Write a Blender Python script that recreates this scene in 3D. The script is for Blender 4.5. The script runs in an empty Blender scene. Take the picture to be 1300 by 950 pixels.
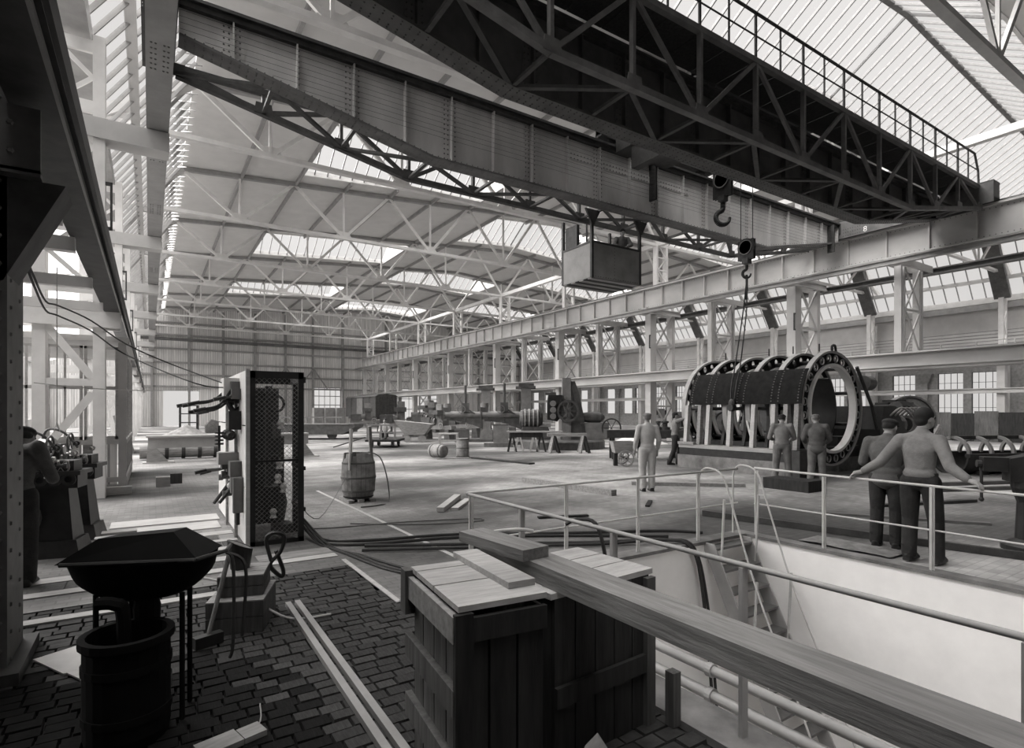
import bpy, math, random
from mathutils import Vector, Matrix
random.seed(7)
SC = bpy.context.scene
COL = SC.collection
R = math.radians

# ---------------------------------------------------------------- camera
# level view camera, hall axis = +Y, 1.75 m above the floor
FPX = 710.0
cam_d = bpy.data.cameras.new('camera')
cam = bpy.data.objects.new('camera', cam_d)
COL.objects.link(cam)
cam.location = (0, 0, 1.75)
cam.rotation_euler = (R(90), 0, -math.atan2(460.0, FPX))
cam_d.sensor_width = 36.0
cam_d.lens = FPX / 1300.0 * 36.0
cam_d.shift_y = 47.0 / 1300.0
cam_d.clip_end = 400
SC.camera = cam

# ---------------------------------------------------------------- light
world = bpy.data.worlds.new('overcast_sky')
SC.world = world
world.use_nodes = True
wb = world.node_tree.nodes['Background']
wb.inputs['Color'].default_value = (1.0, 0.975, 0.955, 1)
wb.inputs['Strength'].default_value = .82
sun_d = bpy.data.lights.new('diffuse_sun', 'SUN')
sun_d.energy = 34.0
sun_d.angle = R(100)
sun_d.color = (1.0, 0.975, 0.955)
sun = bpy.data.objects.new('diffuse_sun', sun_d)
COL.objects.link(sun)
sun.location = (10, 40, 40)
sun.rotation_euler = (R(-20), R(-24), 0)
SC.view_settings.view_transform = 'Standard'
SC.view_settings.look = 'None'
SC.view_settings.exposure = -0.24
SC.view_settings.gamma = 1.0
SC.view_settings.use_curve_mapping = False
SC.cycles.max_bounces = 10
SC.cycles.diffuse_bounces = 6
SC.cycles.transparent_max_bounces = 24

# ---------------------------------------------------------------- materials
MATS = {}
def mat(name, v, var=0.25, scale=3.0, rough=0.7, metal=0.0, bump=0.0, stretch=(1, 1, 1), dirt=0.0, spec=0.3):
    m = bpy.data.materials.new(name)
    m.use_nodes = True
    nt = m.node_tree
    b = nt.nodes['Principled BSDF']
    b.inputs['Roughness'].default_value = rough
    b.inputs['Metallic'].default_value = metal
    b.inputs['Specular IOR Level'].default_value = spec
    tc = nt.nodes.new('ShaderNodeTexCoord')
    mp = nt.nodes.new('ShaderNodeMapping')
    mp.inputs['Scale'].default_value = stretch
    nt.links.new(tc.outputs['Object'], mp.inputs['Vector'])
    n = nt.nodes.new('ShaderNodeTexNoise')
    n.inputs['Scale'].default_value = scale
    n.inputs['Detail'].default_value = 6
    n.inputs['Roughness'].default_value = 0.62
    nt.links.new(mp.outputs['Vector'], n.inputs['Vector'])
    cr = nt.nodes.new('ShaderNodeValToRGB')
    lo, hi = max(0.0, v * (1 - var)), min(1.0, v * (1 + var))
    cr.color_ramp.elements[0].position = 0.3
    cr.color_ramp.elements[1].position = 0.7
    cr.color_ramp.elements[0].color = (lo, lo * .985, lo * .97, 1)
    cr.color_ramp.elements[1].color = (hi, hi * .985, hi * .97, 1)
    nt.links.new(n.outputs['Fac'], cr.inputs['Fac'])
    out = cr.outputs['Color']
    if dirt:
        n2 = nt.nodes.new('ShaderNodeTexNoise')
        n2.inputs['Scale'].default_value = scale * .23
        n2.inputs['Detail'].default_value = 4
        nt.links.new(tc.outputs['Object'], n2.inputs['Vector'])
        r2 = nt.nodes.new('ShaderNodeMapRange')
        r2.inputs['From Min'].default_value = .4
        r2.inputs['From Max'].default_value = .65
        r2.inputs['To Min'].default_value = 1.0
        r2.inputs['To Max'].default_value = 1.0 - dirt
        nt.links.new(n2.outputs['Fac'], r2.inputs['Value'])
        mx = nt.nodes.new('ShaderNodeMix')
        mx.data_type = 'RGBA'; mx.blend_type = 'MULTIPLY'
        mx.inputs[0].default_value = 1.0
        nt.links.new(out, mx.inputs[6])
        nt.links.new(r2.outputs['Result'], mx.inputs[7])
        out = mx.outputs[2]
    nt.links.new(out, b.inputs['Base Color'])
    if bump:
        bp = nt.nodes.new('ShaderNodeBump')
        bp.inputs['Strength'].default_value = bump
        bp.inputs['Distance'].default_value = 0.02
        nt.links.new(n.outputs['Fac'], bp.inputs['Height'])
        nt.links.new(bp.outputs['Normal'], b.inputs['Normal'])
    MATS[name] = m
    return m

mat('steel_black', .018, .5, 5, .5, spec=.4)
mat('steel_dark', .045, .4, 5, .55)
mat('steel_mid', .13, .3, 3, .55, dirt=.25)
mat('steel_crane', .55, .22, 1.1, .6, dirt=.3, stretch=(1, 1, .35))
mat('steel_pale', .33, .18, 2, .55, dirt=.15)
mat('steel_bright', .5, .2, 6, .3, .6)
mat('paint_white', .74, .1, 2, .6, dirt=.12)
mat('paint_girder', .5, .1, 1.4, .6, dirt=.2, stretch=(1, .5, 1))
mat('paint_grey', .3, .15, 2, .6)
mat('rail_paint', .52, .15, 6, .45)
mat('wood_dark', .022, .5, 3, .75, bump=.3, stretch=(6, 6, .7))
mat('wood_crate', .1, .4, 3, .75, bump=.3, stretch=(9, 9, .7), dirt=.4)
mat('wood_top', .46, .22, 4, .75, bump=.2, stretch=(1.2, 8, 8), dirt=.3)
mat('wood_beam', .24, .35, 3, .75, bump=.35, stretch=(10, .8, 10), dirt=.3)
mat('wood_mid', .26, .3, 4, .75, bump=.2, stretch=(1, 5, 5))
mat('wood_pale', .46, .15, 4, .75, bump=.15, stretch=(1, 6, 6), dirt=.2)
mat('wood_siding', .78, .22, 2, .8, stretch=(5, 5, .25))  # far boarding lightened in place of distance haze
mat('concrete', .2, .35, 4, .85, bump=.3, dirt=.4)
mat('plaster_white', .93, .04, 3, .8, bump=.06)
mat('wall_grey', .5, .1, 1, .85)
mat('brick_wall_tone', .26, .25, 5, .85, bump=.1)
mat('ground_far', .21, .4, .55, .9, stretch=(1, .55, 1), dirt=.5, bump=.1)
mat('floor_dark', .02, .3, 3, .9)
mat('block_wood', .03, .45, 9, .8, bump=.35)
mat('block_wood_b', .024, .45, 9, .8, bump=.35)
mat('block_wood_c', .04, .4, 9, .8, bump=.35)
mat('barrel_cement', .3, .5, 4, .8, dirt=.5, bump=.2)
mat('marble', .78, .08, 3, .35)
mat('cloth_shirt', .22, .2, 9, .9, bump=.8)
mat('cloth_pale', .19, .2, 9, .9, bump=.8)
mat('cloth_dark', .03, .3, 9, .9, bump=.8)
mat('cloth_grey', .1, .25, 9, .9, bump=.8)
mat('cloth_mid', .15, .25, 9, .9, bump=.8)
mat('cloth_white', .42, .1, 14, .9)
mat('skin', .3, .12, 12, .6)
mat('hair', .016, .3, 40, .7)
mat('leather', .03, .3, 10, .5)
mat('rope', .5, .2, 30, .9)
mat('rubber', .03, .2, 10, .6)
mat('sand', .7, .1, 6, .9)
mat('rubble', .26, .4, 3, .9)
mat('canvas', .2, .4, 5, .9, bump=.4)
mat('paper', .6, .1, 5, .9)
mat('wall_dark', .2, .2, 1, .9)
mat('soot', .006, .3, 5, .8, spec=.15)
mat('girder_grey', .27, .15, 2, .6)
mat('machine_dark', .085, .35, 4, .5)
mat('machine_grey', .2, .25, 3, .55)  # far machine tones lightened to paint in distance haze
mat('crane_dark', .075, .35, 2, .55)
mat('cab_steel', .24, .2, 2, .55)
mat('glazing_steel', .16, .2, 4, .6)
mat('block_shaded', .007, .5, 9, .9, bump=.3, spec=.15)  # near-black blocks for the painted foreground shade
mat('plate_dark', .014, .5, 6, .85, spec=.12)
mat('chalk', .42, .2, 20, .9)

def glass_mat(name, tr, diff):
    m = bpy.data.materials.new(name); m.use_nodes = True
    nt = m.node_tree; nt.nodes.clear()
    o = nt.nodes.new('ShaderNodeOutputMaterial')
    t = nt.nodes.new('ShaderNodeBsdfTransparent'); t.inputs[0].default_value = (tr, tr, tr, 1)
    d = nt.nodes.new('ShaderNodeBsdfTranslucent'); d.inputs[0].default_value = (.8, .8, .8, 1)
    x = nt.nodes.new('ShaderNodeMixShader'); x.inputs[0].default_value = diff
    nt.links.new(t.outputs[0], x.inputs[1]); nt.links.new(d.outputs[0], x.inputs[2])
    nt.links.new(x.outputs[0], o.inputs[0])
    MATS[name] = m
glass_mat('glass_roof', .95, .015)
glass_mat('glass_window', .97, .01)
glass_mat('glass_aisle', .5, .25)

def panel_mat(name, v, t):
    # thin dirty wired-glass / board sheets that let a little daylight through
    m = mat(name, v, .06, 1.3, .9)
    nt = m.node_tree
    b = nt.nodes['Principled BSDF']; o = [n for n in nt.nodes if n.type == 'OUTPUT_MATERIAL'][0]
    d = nt.nodes.new('ShaderNodeBsdfTranslucent'); d.inputs[0].default_value = (.8, .79, .78, 1)
    x = nt.nodes.new('ShaderNodeMixShader'); x.inputs[0].default_value = t
    nt.links.new(b.outputs[0], x.inputs[1]); nt.links.new(d.outputs[0], x.inputs[2])
    nt.links.new(x.outputs[0], o.inputs[0])
panel_mat('roof_sheet', .6, .045)

# ---------------------------------------------------------------- mesh helpers
def V(*a): return Vector(a)
class MB:
    def __init__(s): s.v = []; s.f = []
    def add(s, vs, fs):
        o = len(s.v); s.v += [tuple(p) for p in vs]; s.f += [tuple(i + o for i in q) for q in fs]
        return s
    def box(s, x0, x1, y0, y1, z0, z1):
        return s.add([(x0,y0,z0),(x1,y0,z0),(x1,y1,z0),(x0,y1,z0),(x0,y0,z1),(x1,y0,z1),(x1,y1,z1),(x0,y1,z1)],
                     [(0,3,2,1),(4,5,6,7),(0,1,5,4),(1,2,6,5),(2,3,7,6),(3,0,4,7)])
    def bar(s, p, q, w, h, up=(0,0,1)):
        p, q = Vector(p), Vector(q); a = (q - p).normalized(); u = Vector(up)
        if abs(a.dot(u)) > .98: u = Vector((0,1,0)) if abs(a.y) < .9 else Vector((1,0,0))
        r = a.cross(u).normalized(); u = r.cross(a).normalized()
        r *= w / 2; u *= h / 2
        vs = [p-r-u, p+r-u, p+r+u, p-r+u, q-r-u, q+r-u, q+r+u, q-r+u]
        return s.add(vs, [(0,1,2,3),(7,6,5,4),(0,4,5,1),(1,5,6,2),(2,6,7,3),(3,7,4,0)])
    def tube(s, p, q, r0, r1=None, n=8, caps=True):
        p, q = Vector(p), Vector(q); r1 = r0 if r1 is None else r1
        a = (q - p).normalized(); u = Vector((0,0,1)) if abs(a.z) < .95 else Vector((1,0,0))
        e = a.cross(u).normalized(); g = a.cross(e)
        vs = []
        for c, rr in ((p, r0), (q, r1)):
            for i in range(n):
                t = 2*math.pi*i/n; vs.append(c + (e*math.cos(t) + g*math.sin(t))*rr)
        fs = [(i, (i+1)%n, n+(i+1)%n, n+i) for i in range(n)]
        if caps: fs += [tuple(range(n-1,-1,-1)), tuple(range(n, 2*n))]
        return s.add(vs, fs)
    def path(s, pts, r, n=6):
        pts = [Vector(p) for p in pts]; vs = []; m = len(pts)
        prev = None
        for k, p in enumerate(pts):
            a = (pts[min(k+1,m-1)] - pts[max(k-1,0)]).normalized()
            if prev is None:
                u = Vector((0,0,1)) if abs(a.z) < .95 else Vector((1,0,0)); e = a.cross(u).normalized()
            else:
                e = (prev - a*prev.dot(a)).normalized()
            prev = e; g = a.cross(e)
            for i in range(n):
                t = 2*math.pi*i/n; vs.append(p + (e*math.cos(t)+g*math.sin(t))*r)
        fs = []
        for k in range(m-1):
            for i in range(n):
                fs.append((k*n+i, k*n+(i+1)%n, (k+1)*n+(i+1)%n, (k+1)*n+i))
        fs += [tuple(range(n-1,-1,-1)), tuple(range((m-1)*n, m*n))]
        return s.add(vs, fs)
    def lathe(s, prof, c=(0,0,0), axis='z', n=20, cap=True):
        vs = []; m = len(prof)
        for r, h in prof:
            for i in range(n):
                t = 2*math.pi*i/n; a, b = r*math.cos(t), r*math.sin(t)
                vs.append({'z': (c[0]+a, c[1]+b, c[2]+h), 'y': (c[0]+a, c[1]+h, c[2]+b), 'x': (c[0]+h, c[1]+a, c[2]+b)}[axis])
        fs = []
        for k in range(m-1):
            for i in range(n):
                fs.append((k*n+i, k*n+(i+1)%n, (k+1)*n+(i+1)%n, (k+1)*n+i))
        if cap: fs += [tuple(range(n-1,-1,-1)), tuple(range((m-1)*n, m*n))]
        return s.add(vs, fs)
    def ring(s, c, r0, r1, h0, h1, axis='y', n=36, a0=0, a1=360):
        full = abs(a1-a0) >= 359.9; vs = []; m = n if full else n+1
        for i in range(m):
            t = R(a0 + (a1-a0)*i/n)
            for r, h in ((r0,h0),(r1,h0),(r1,h1),(r0,h1)):
                a, b = r*math.cos(t), r*math.sin(t)
                vs.append({'z': (c[0]+a, c[1]+b, c[2]+h), 'y': (c[0]+a, c[1]+h, c[2]+b), 'x': (c[0]+h, c[1]+a, c[2]+b)}[axis])
        fs = []
        for i in range(n if full else n):
            j = (i+1) % m
            if not full and i == n: break
            for k in range(4): fs.append((i*4+k, i*4+(k+1)%4, j*4+(k+1)%4, j*4+k))
        if not full: fs += [(0,1,2,3), (n*4+3,n*4+2,n*4+1,n*4)]
        return s.add(vs, fs)
    def prism(s, poly, axis, a0, a1):
        n = len(poly); vs = []
        for h in (a0, a1):
            for a, b in poly:
                vs.append({'x': (h,a,b), 'y': (a,h,b), 'z': (a,b,h)}[axis])
        return s.add(vs, [tuple(range(n-1,-1,-1)), tuple(range(n,2*n))] + [(i,(i+1)%n,n+(i+1)%n,n+i) for i in range(n)])
    def sphere(s, c, r, n=10, m=7):
        if not isinstance(r, (tuple, list)): r = (r, r, r)
        vs = [(c[0], c[1], c[2]-r[2])]
        for k in range(1, m):
            ph = -math.pi/2 + math.pi*k/m
            for i in range(n):
                t = 2*math.pi*i/n
                vs.append((c[0]+r[0]*math.cos(ph)*math.cos(t), c[1]+r[1]*math.cos(ph)*math.sin(t), c[2]+r[2]*math.sin(ph)))
        vs.append((c[0], c[1], c[2]+r[2])); L = len(vs)-1
        fs = [(0, 1+(i+1)%n, 1+i) for i in range(n)]
        for k in range(m-2):
            for i in range(n):
                a = 1+k*n; fs.append((a+i, a+(i+1)%n, a+n+(i+1)%n, a+n+i))
        a = 1+(m-2)*n
        fs += [(a+i, a+(i+1)%n, L) for i in range(n)]
        return s.add(vs, fs)
    def quad(s, a, b, c, d): return s.add([a,b,c,d], [(0,1,2,3)])
    def rivet(s, p, nrm, r=.02, n=6):
        p = Vector(p); a = Vector(nrm).normalized(); u = Vector((0,0,1)) if abs(a.z) < .9 else Vector((1,0,0))
        e = a.cross(u).normalized(); g = a.cross(e); vs = []
        for rr, h in ((r, 0), (r*.62, r*.62)):
            for i in range(n):
                t = 2*math.pi*i/n; vs.append(p + (e*math.cos(t)+g*math.sin(t))*rr + a*h)
        return s.add(vs, [(i,(i+1)%n,n+(i+1)%n,n+i) for i in range(n)] + [tuple(range(n,2*n))])
    def mesh(s, name, off=(0,0,0)):
        me = bpy.data.meshes.new(name)
        me.from_pydata([(p[0]-off[0], p[1]-off[1], p[2]-off[2]) for p in s.v], [], s.f)
        me.update()
        return me
    def build(s, name, m, parent=None, world=False, kind=None, smooth=False, at=None):
        off = (0,0,0)
        if parent is None and at is None:
            xs, ys, zs = zip(*s.v); off = ((min(xs)+max(xs))/2, (min(ys)+max(ys))/2, min(zs))
        elif parent is not None and world: off = wloc(parent)
        me = s.mesh(name, off)
        if m: me.materials.append(MATS[m])
        if smooth: me.polygons.foreach_set('use_smooth', [True]*len(me.polygons))
        o = bpy.data.objects.new(name, me); COL.objects.link(o)
        if parent is not None: o.parent = parent
        else: o.location = off
        if at is not None: o.location = at
        if kind: o['kind'] = kind
        return o
def wloc(o):
    l = Vector((0,0,0))
    while o is not None: l = l + o.location; o = o.parent
    return l
def fix(o):
    import bmesh
    bm = bmesh.new(); bm.from_mesh(o.data); bmesh.ops.recalc_face_normals(bm, faces=bm.faces); bm.to_mesh(o.data); bm.free()
    return o
def tag(o, label, cat, group=None):
    o['label'] = label; o['category'] = cat
    if group: o['group'] = group
    return o
def thing(name, label, cat, loc=(0,0,0), rotz=0, group=None):
    o = bpy.data.objects.new(name, None); COL.objects.link(o)
    o.location = loc; o.rotation_euler = (0,0,rotz); o.empty_display_size = .2
    return tag(o, label, cat, group)
def structure(o): o['kind'] = 'structure'; return o
def struct_empty(name, loc=(0,0,0)):
    o = bpy.data.objects.new(name, None); COL.objects.link(o); o.location = loc; o.empty_display_size = .2
    return structure(o)
def inst(o, parent, loc, rot=None, sc=None):
    c = o.copy(); COL.objects.link(c); c.parent = parent; c.location = loc
    if rot is not None: c.rotation_euler = rot
    if sc is not None: c.scale = sc
    return c
def dup(root, loc, rotz=None, label=None):
    c = root.copy(); COL.objects.link(c); c.location = loc
    if rotz is not None: c.rotation_euler = (0,0,rotz)
    if label: c['label'] = label
    for ch in list(root.children):
        a = ch.copy(); COL.objects.link(a); a.parent = c
        for g in list(ch.children):
            b = g.copy(); COL.objects.link(b); b.parent = a
    return c
def sag(p, q, drop, n=10):
    p, q = Vector(p), Vector(q)
    return [p.lerp(q, i/n) - Vector((0,0,drop*4*(i/n)*(1-i/n))) for i in range(n+1)]
def smooth_pts(pts, k=5):
    pts = [Vector(p) for p in pts]; out = []
    for i in range(len(pts)-1):
        p0, p1, p2, p3 = pts[max(i-1,0)], pts[i], pts[i+1], pts[min(i+2,len(pts)-1)]
        for j in range(k):
            t = j/k
            out.append(.5*((2*p1)+(p2-p0)*t+(2*p0-5*p1+4*p2-p3)*t*t+(3*p1-p0-3*p2+p3)*t**3))
    return out + [pts[-1]]
# ================================================================ the setting
BAY = 8.47
ORD = ['first','second','third','fourth','fifth','sixth','seventh','eighth','ninth']
def YN(n): return 14.06 + BAY * n
Y_FAR, Y_BACK = 76.0, -8.0
X_L, X_C, X_R = -1.4, 24.6, 50.6          # column lines
X_WL = -9.0                               # outer wall of the left aisle
EDGE = [1.3 + (24.6 - 1.3) / 9 * k for k in range(10)]
EDGE_R = [49.2 - x for x in reversed(EDGE)]
def zroof(x):
    return 13.35 + .073 * (x if x <= X_C else 49.2 - x)

# ---- ground materials with their own pattern
def ground():
    m = MATS['ground_far']; nt = m.node_tree; b = nt.nodes['Principled BSDF']
    src = b.inputs['Base Color'].links[0].from_socket
    tc = [n for n in nt.nodes if n.type == 'TEX_COORD'][0]
    br = nt.nodes.new('ShaderNodeTexBrick')
    br.inputs['Scale'].default_value = 1.0
    br.inputs['Brick Width'].default_value = .18
    br.inputs['Row Height'].default_value = .1
    br.inputs['Mortar Size'].default_value = .008
    br.inputs['Color1'].default_value = (.95, .95, .95, 1)
    br.inputs['Color2'].default_value = (.72, .72, .72, 1)
    br.inputs['Mortar'].default_value = (.68, .68, .68, 1)
    nt.links.new(tc.outputs['Object'], br.inputs['Vector'])
    n = nt.nodes.new('ShaderNodeTexNoise'); n.inputs['Scale'].default_value = .2; n.inputs['Detail'].default_value = 7
    mp = nt.nodes.new('ShaderNodeMapping'); mp.inputs['Scale'].default_value = (.7, 1.5, 1)
    nt.links.new(tc.outputs['Object'], mp.inputs['Vector']); nt.links.new(mp.outputs[0], n.inputs['Vector'])
    mr = nt.nodes.new('ShaderNodeMapRange'); mr.inputs['From Min'].default_value = .4; mr.inputs['From Max'].default_value = .63
    mr.inputs['To Min'].default_value = .6; mr.inputs['To Max'].default_value = 2.5
    nt.links.new(n.outputs['Fac'], mr.inputs['Value'])
    a = nt.nodes.new('ShaderNodeMix'); a.data_type = 'RGBA'; a.blend_type = 'MULTIPLY'; a.inputs[0].default_value = 1
    nt.links.new(src, a.inputs[6]); nt.links.new(br.outputs['Color'], a.inputs[7])
    c = nt.nodes.new('ShaderNodeMix'); c.data_type = 'RGBA'; c.blend_type = 'MULTIPLY'; c.inputs[0].default_value = 1
    nt.links.new(a.outputs[2], c.inputs[6]); nt.links.new(mr.outputs['Result'], c.inputs[7])
    nt.links.new(c.outputs[2], b.inputs['Base Color'])
ground()

PX0, PX1, PY0, PY1, PZ = 2.78, 7.08, -3.0, 4.85, -3.4
BX, BY = 1.92, 6.35                        # end of the block paving
fm = MB()
def rect(x0, x1, y0, y1, z): fm.quad((x0,y0,z),(x1,y0,z),(x1,y1,z),(x0,y1,z))
rect(X_WL, X_R+.4, BY, Y_FAR, 0); rect(BX, X_R+.4, PY1, BY, 0); rect(PX1, X_R+.4, Y_BACK, PY1, 0)
rect(X_WL, PX1, Y_BACK, PY0, 0)
floor = structure(fm.build('floor', 'ground_far', at=(0,0,0)))
fm = MB(); rect(X_WL, BX, PY0, BY, -.035); rect(BX, PX0, PY0, PY1, -.035)
fm.box(BX-.03, BX, PY1, BY, -.035, 0); fm.box(X_WL, BX, BY-.02, BY, -.036, 0); fm.box(BX, PX0, PY1-.02, PY1, -.036, 0); fm.box(X_WL, PX0, PY0, PY0+.02, -.036, 0)
fm.build('paving_bed', 'floor_dark', floor)

# wooden paving blocks: the largest ones in view singly, the others joined
rows = []
y = 1.2; k = 0
while y < BY - .05:
    x = -2.6 - (k % 2) * .075 - random.random()*.04
    lim = BX if y > PY1 - .05 else PX0 - .28
    while x < lim - .06:
        L = .15 + random.uniform(-.025, .03)
        if x + L > lim: L = lim - x
        rows.append((x + L/2, y + .05, L - .007, random.uniform(-.008, .003)))
        x += L
    y += .105; k += 1
block_me = []
for nm in ('block_wood', 'block_wood_b', 'block_wood_c', 'block_shaded'):
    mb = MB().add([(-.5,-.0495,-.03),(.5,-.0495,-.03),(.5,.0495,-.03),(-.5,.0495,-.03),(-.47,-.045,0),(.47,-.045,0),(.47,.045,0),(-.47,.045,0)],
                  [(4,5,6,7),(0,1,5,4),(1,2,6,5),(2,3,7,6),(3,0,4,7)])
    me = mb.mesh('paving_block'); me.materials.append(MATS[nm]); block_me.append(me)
def seen(b): return -.2 < b[0] - .25*(b[1]-4) and 2.6 < b[1] < 5.2 and b[0] > .15 and b[0] < 1.95
cand = sorted([b for b in rows if seen(b)], key=lambda b: (b[0]-1.2)**2*2 + (b[1]-3.6)**2)
single = set(id(b) for b in cand[:300])
rest = [MB(), MB(), MB(), MB()]
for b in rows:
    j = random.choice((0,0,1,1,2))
    # foreground shade painted into the blocks around the forge as near-black colour
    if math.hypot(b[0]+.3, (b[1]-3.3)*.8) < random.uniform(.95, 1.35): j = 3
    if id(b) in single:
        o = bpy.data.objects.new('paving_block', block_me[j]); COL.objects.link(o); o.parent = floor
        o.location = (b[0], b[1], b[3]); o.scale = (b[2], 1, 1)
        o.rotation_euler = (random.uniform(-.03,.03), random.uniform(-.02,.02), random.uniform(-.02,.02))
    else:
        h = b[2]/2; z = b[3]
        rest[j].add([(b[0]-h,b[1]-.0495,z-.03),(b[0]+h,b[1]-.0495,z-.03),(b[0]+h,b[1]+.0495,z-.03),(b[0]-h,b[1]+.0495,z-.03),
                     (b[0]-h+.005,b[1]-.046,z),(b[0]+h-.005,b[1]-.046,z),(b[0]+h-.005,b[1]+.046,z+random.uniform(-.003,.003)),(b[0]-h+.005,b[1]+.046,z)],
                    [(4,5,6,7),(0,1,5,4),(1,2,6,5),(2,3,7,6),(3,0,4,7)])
for j in range(4): rest[j].build('paving_blocks', ('block_wood','block_wood_b','block_wood_c','block_shaded')[j], floor, kind='stuff')
# pale timber strips, boards and plates let into the floor
for x0,x1,y0,y1,mm in [(-1.6,.55,5.95,6.08,'wood_pale'),(-1.6,1.9,6.78,6.95,'wood_pale'),(-1.6,.98,7.28,7.5,'wood_pale'),(.0,1.0,7.86,8.02,'wood_pale'),
                       (.0,1.0,8.36,8.5,'wood_pale'),(-.55,1.0,8.85,9.1,'wood_pale'),(-.6,.9,9.4,10.0,'wood_pale'),(-.5,.95,10.15,10.7,'wood_pale')]:
    MB().box(x0,x1,y0,y1,-.02,.012).build('floor_board', mm, floor)
for y0,y1 in ((6.97,7.26),(7.53,7.84),(8.04,8.34),(8.53,8.83)):
    for k in range(5 if y0 > 7.4 else 9):
        xx = (.0 if y0 > 7.4 else -.9) + .2*k
        MB().box(xx+.006,xx+.192,y0,y1,-.02,.008).build('floor_tile', random.choice(('wood_mid','wood_crate')), floor)
MB().box(-.62,-.03,7.55,8.82,-.02,.014).build('floor_board', 'wood_mid', floor)
MB().box(1.06,1.9,6.98,7.3,-.02,.01).build('floor_board', 'wood_mid', floor)
MB().box(3.05,3.11,6.0,12.6,-.01,.006).build('joint_strip', 'chalk', floor)
MB().box(1.89,1.94,PY1,6.6,-.03,.008).build('joint_strip', 'chalk', floor)
MB().box(1.92,2.5,PY1-.01,PY1+.04,-.03,.008).build('joint_strip', 'chalk', floor)

# ---- inspection pit
structure(MB().box(PX0, PX1+.0, PY1, PY1+.3, PZ, -.005).build('wall_pit_end', 'plaster_white'))
structure(MB().box(PX1, PX1+.3, PY0, PY1+.3, PZ, -.005).build('wall_pit_right', 'plaster_white'))
structure(MB().box(PX0-.3, PX0, PY0, PY1, PZ, -.04).build('wall_pit_left', 'plaster_white'))
structure(MB().box(PX0-.3, PX1+.3, PY0-.3, PY0, PZ, -.005).build('wall_pit_front', 'plaster_white'))
structure(MB().box(PX0-.3, PX1+.3, PY0-.3, PY1+.3, PZ-.2, PZ).build('floor_pit', 'concrete'))
kb = structure(MB().box(PX1-.02, PX1+.16, PY0, PY1+.2, -.02, .02).build('trim_1', 'concrete'))
kb = structure(MB().box(PX0, PX1-.02, PY1-.02, PY1+.2, -.02, .02).build('trim_2', 'concrete'))
structure(MB().box(PX0-.28, PX0+.02, PY0, PY1, -.03, .015).build('trim_3', 'concrete'))

# ---- outer walls
def wall_with_holes(axis, c, t, a0, a1, z0, z1, holes, mb):
    """wall slab on the plane axis=c, thickness t, spanning a0..a1; holes [(b0,b1,h0,h1)] sorted"""
    def bx(p0,p1,q0,q1):
        if p1-p0 < 1e-4 or q1-q0 < 1e-4: return
        if axis == 'x': mb.box(c, c+t, p0, p1, q0, q1)
        else: mb.box(p0, p1, c, c+t, q0, q1)
    cur = a0
    for b0,b1,h0,h1 in holes:
        bx(cur, b0, z0, z1); bx(b0, b1, z0, h0); bx(b0, b1, h1, z1); cur = b1
    bx(cur, a1, z0, z1)

# far gable wall, vertical boarding
mb = MB(); wall_with_holes('y', Y_FAR, .2, X_WL, X_R, 0, 16.2, [(1.3,4.9,0,4.1),(18.1,21.7,.2,4.9),(30,36,.5,5)], mb)
wall_far = structure(mb.build('wall_far', 'wood_siding'))
def siding_lines(m):
    nt = m.node_tree; b = nt.nodes['Principled BSDF']; src = b.inputs['Base Color'].links[0].from_socket
    tc = [n for n in nt.nodes if n.type == 'TEX_COORD'][0]
    w = nt.nodes.new('ShaderNodeTexBrick'); w.inputs['Scale'].default_value = 1
    w.inputs['Brick Width'].default_value = 12; w.inputs['Row Height'].default_value = .24
    w.inputs['Mortar Size'].default_value = .018
    w.inputs['Color1'].default_value = (1,1,1,1); w.inputs['Color2'].default_value = (.8,.8,.8,1); w.inputs['Mortar'].default_value = (.45,.45,.45,1)
    mp = nt.nodes.new('ShaderNodeMapping'); mp.inputs['Rotation'].default_value = (R(90), R(90), 0)
    sep = nt.nodes.new('ShaderNodeSeparateXYZ'); cmb = nt.nodes.new('ShaderNodeCombineXYZ')
    nt.links.new(tc.outputs['Object'], sep.inputs[0]); nt.links.new(sep.outputs['Z'], cmb.inputs['X']); nt.links.new(sep.outputs['X'], cmb.inputs['Y'])
    nt.links.new(cmb.outputs[0], w.inputs['Vector'])
    a = nt.nodes.new('ShaderNodeMix'); a.data_type = 'RGBA'; a.blend_type = 'MULTIPLY'; a.inputs[0].default_value = 1
    nt.links.new(src, a.inputs[6]); nt.links.new(w.outputs['Color'], a.inputs[7]); nt.links.new(a.outputs[2], b.inputs['Base Color'])
siding_lines(MATS['wood_siding'])
for x in (.2, 3.9, 7.5, 11.0, 14.6, 18.0, 21.9, 28, 33, 38, 43):
    MB().box(x-.13, x+.13, Y_FAR-.3, Y_FAR-.003, 0, 13.3+.05*x).build('post', 'paint_grey', wall_far, world=True)
for z in (4.6, 6.0, 7.4, 9.0, 10.6, 12.0):
    MB().box(X_L, X_R, Y_FAR-.2, Y_FAR-.003, z-.1, z+.1).build('rail', 'paint_grey', wall_far, world=True)
MB().box(X_L, X_R, Y_FAR-.8, Y_FAR-.3, 9.9, 10.2).build('wind_beam', 'steel_mid', wall_far, world=True)
for x in (18.0, 14.6):
    MB().bar((x-1.8, Y_FAR-.35, 4.7), (x, Y_FAR-.35, 7.3), .14,.14).bar((x+1.8, Y_FAR-.35, 4.7), (x, Y_FAR-.35, 7.3), .14,.14).build('brace', 'paint_grey', wall_far, world=True)

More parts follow.
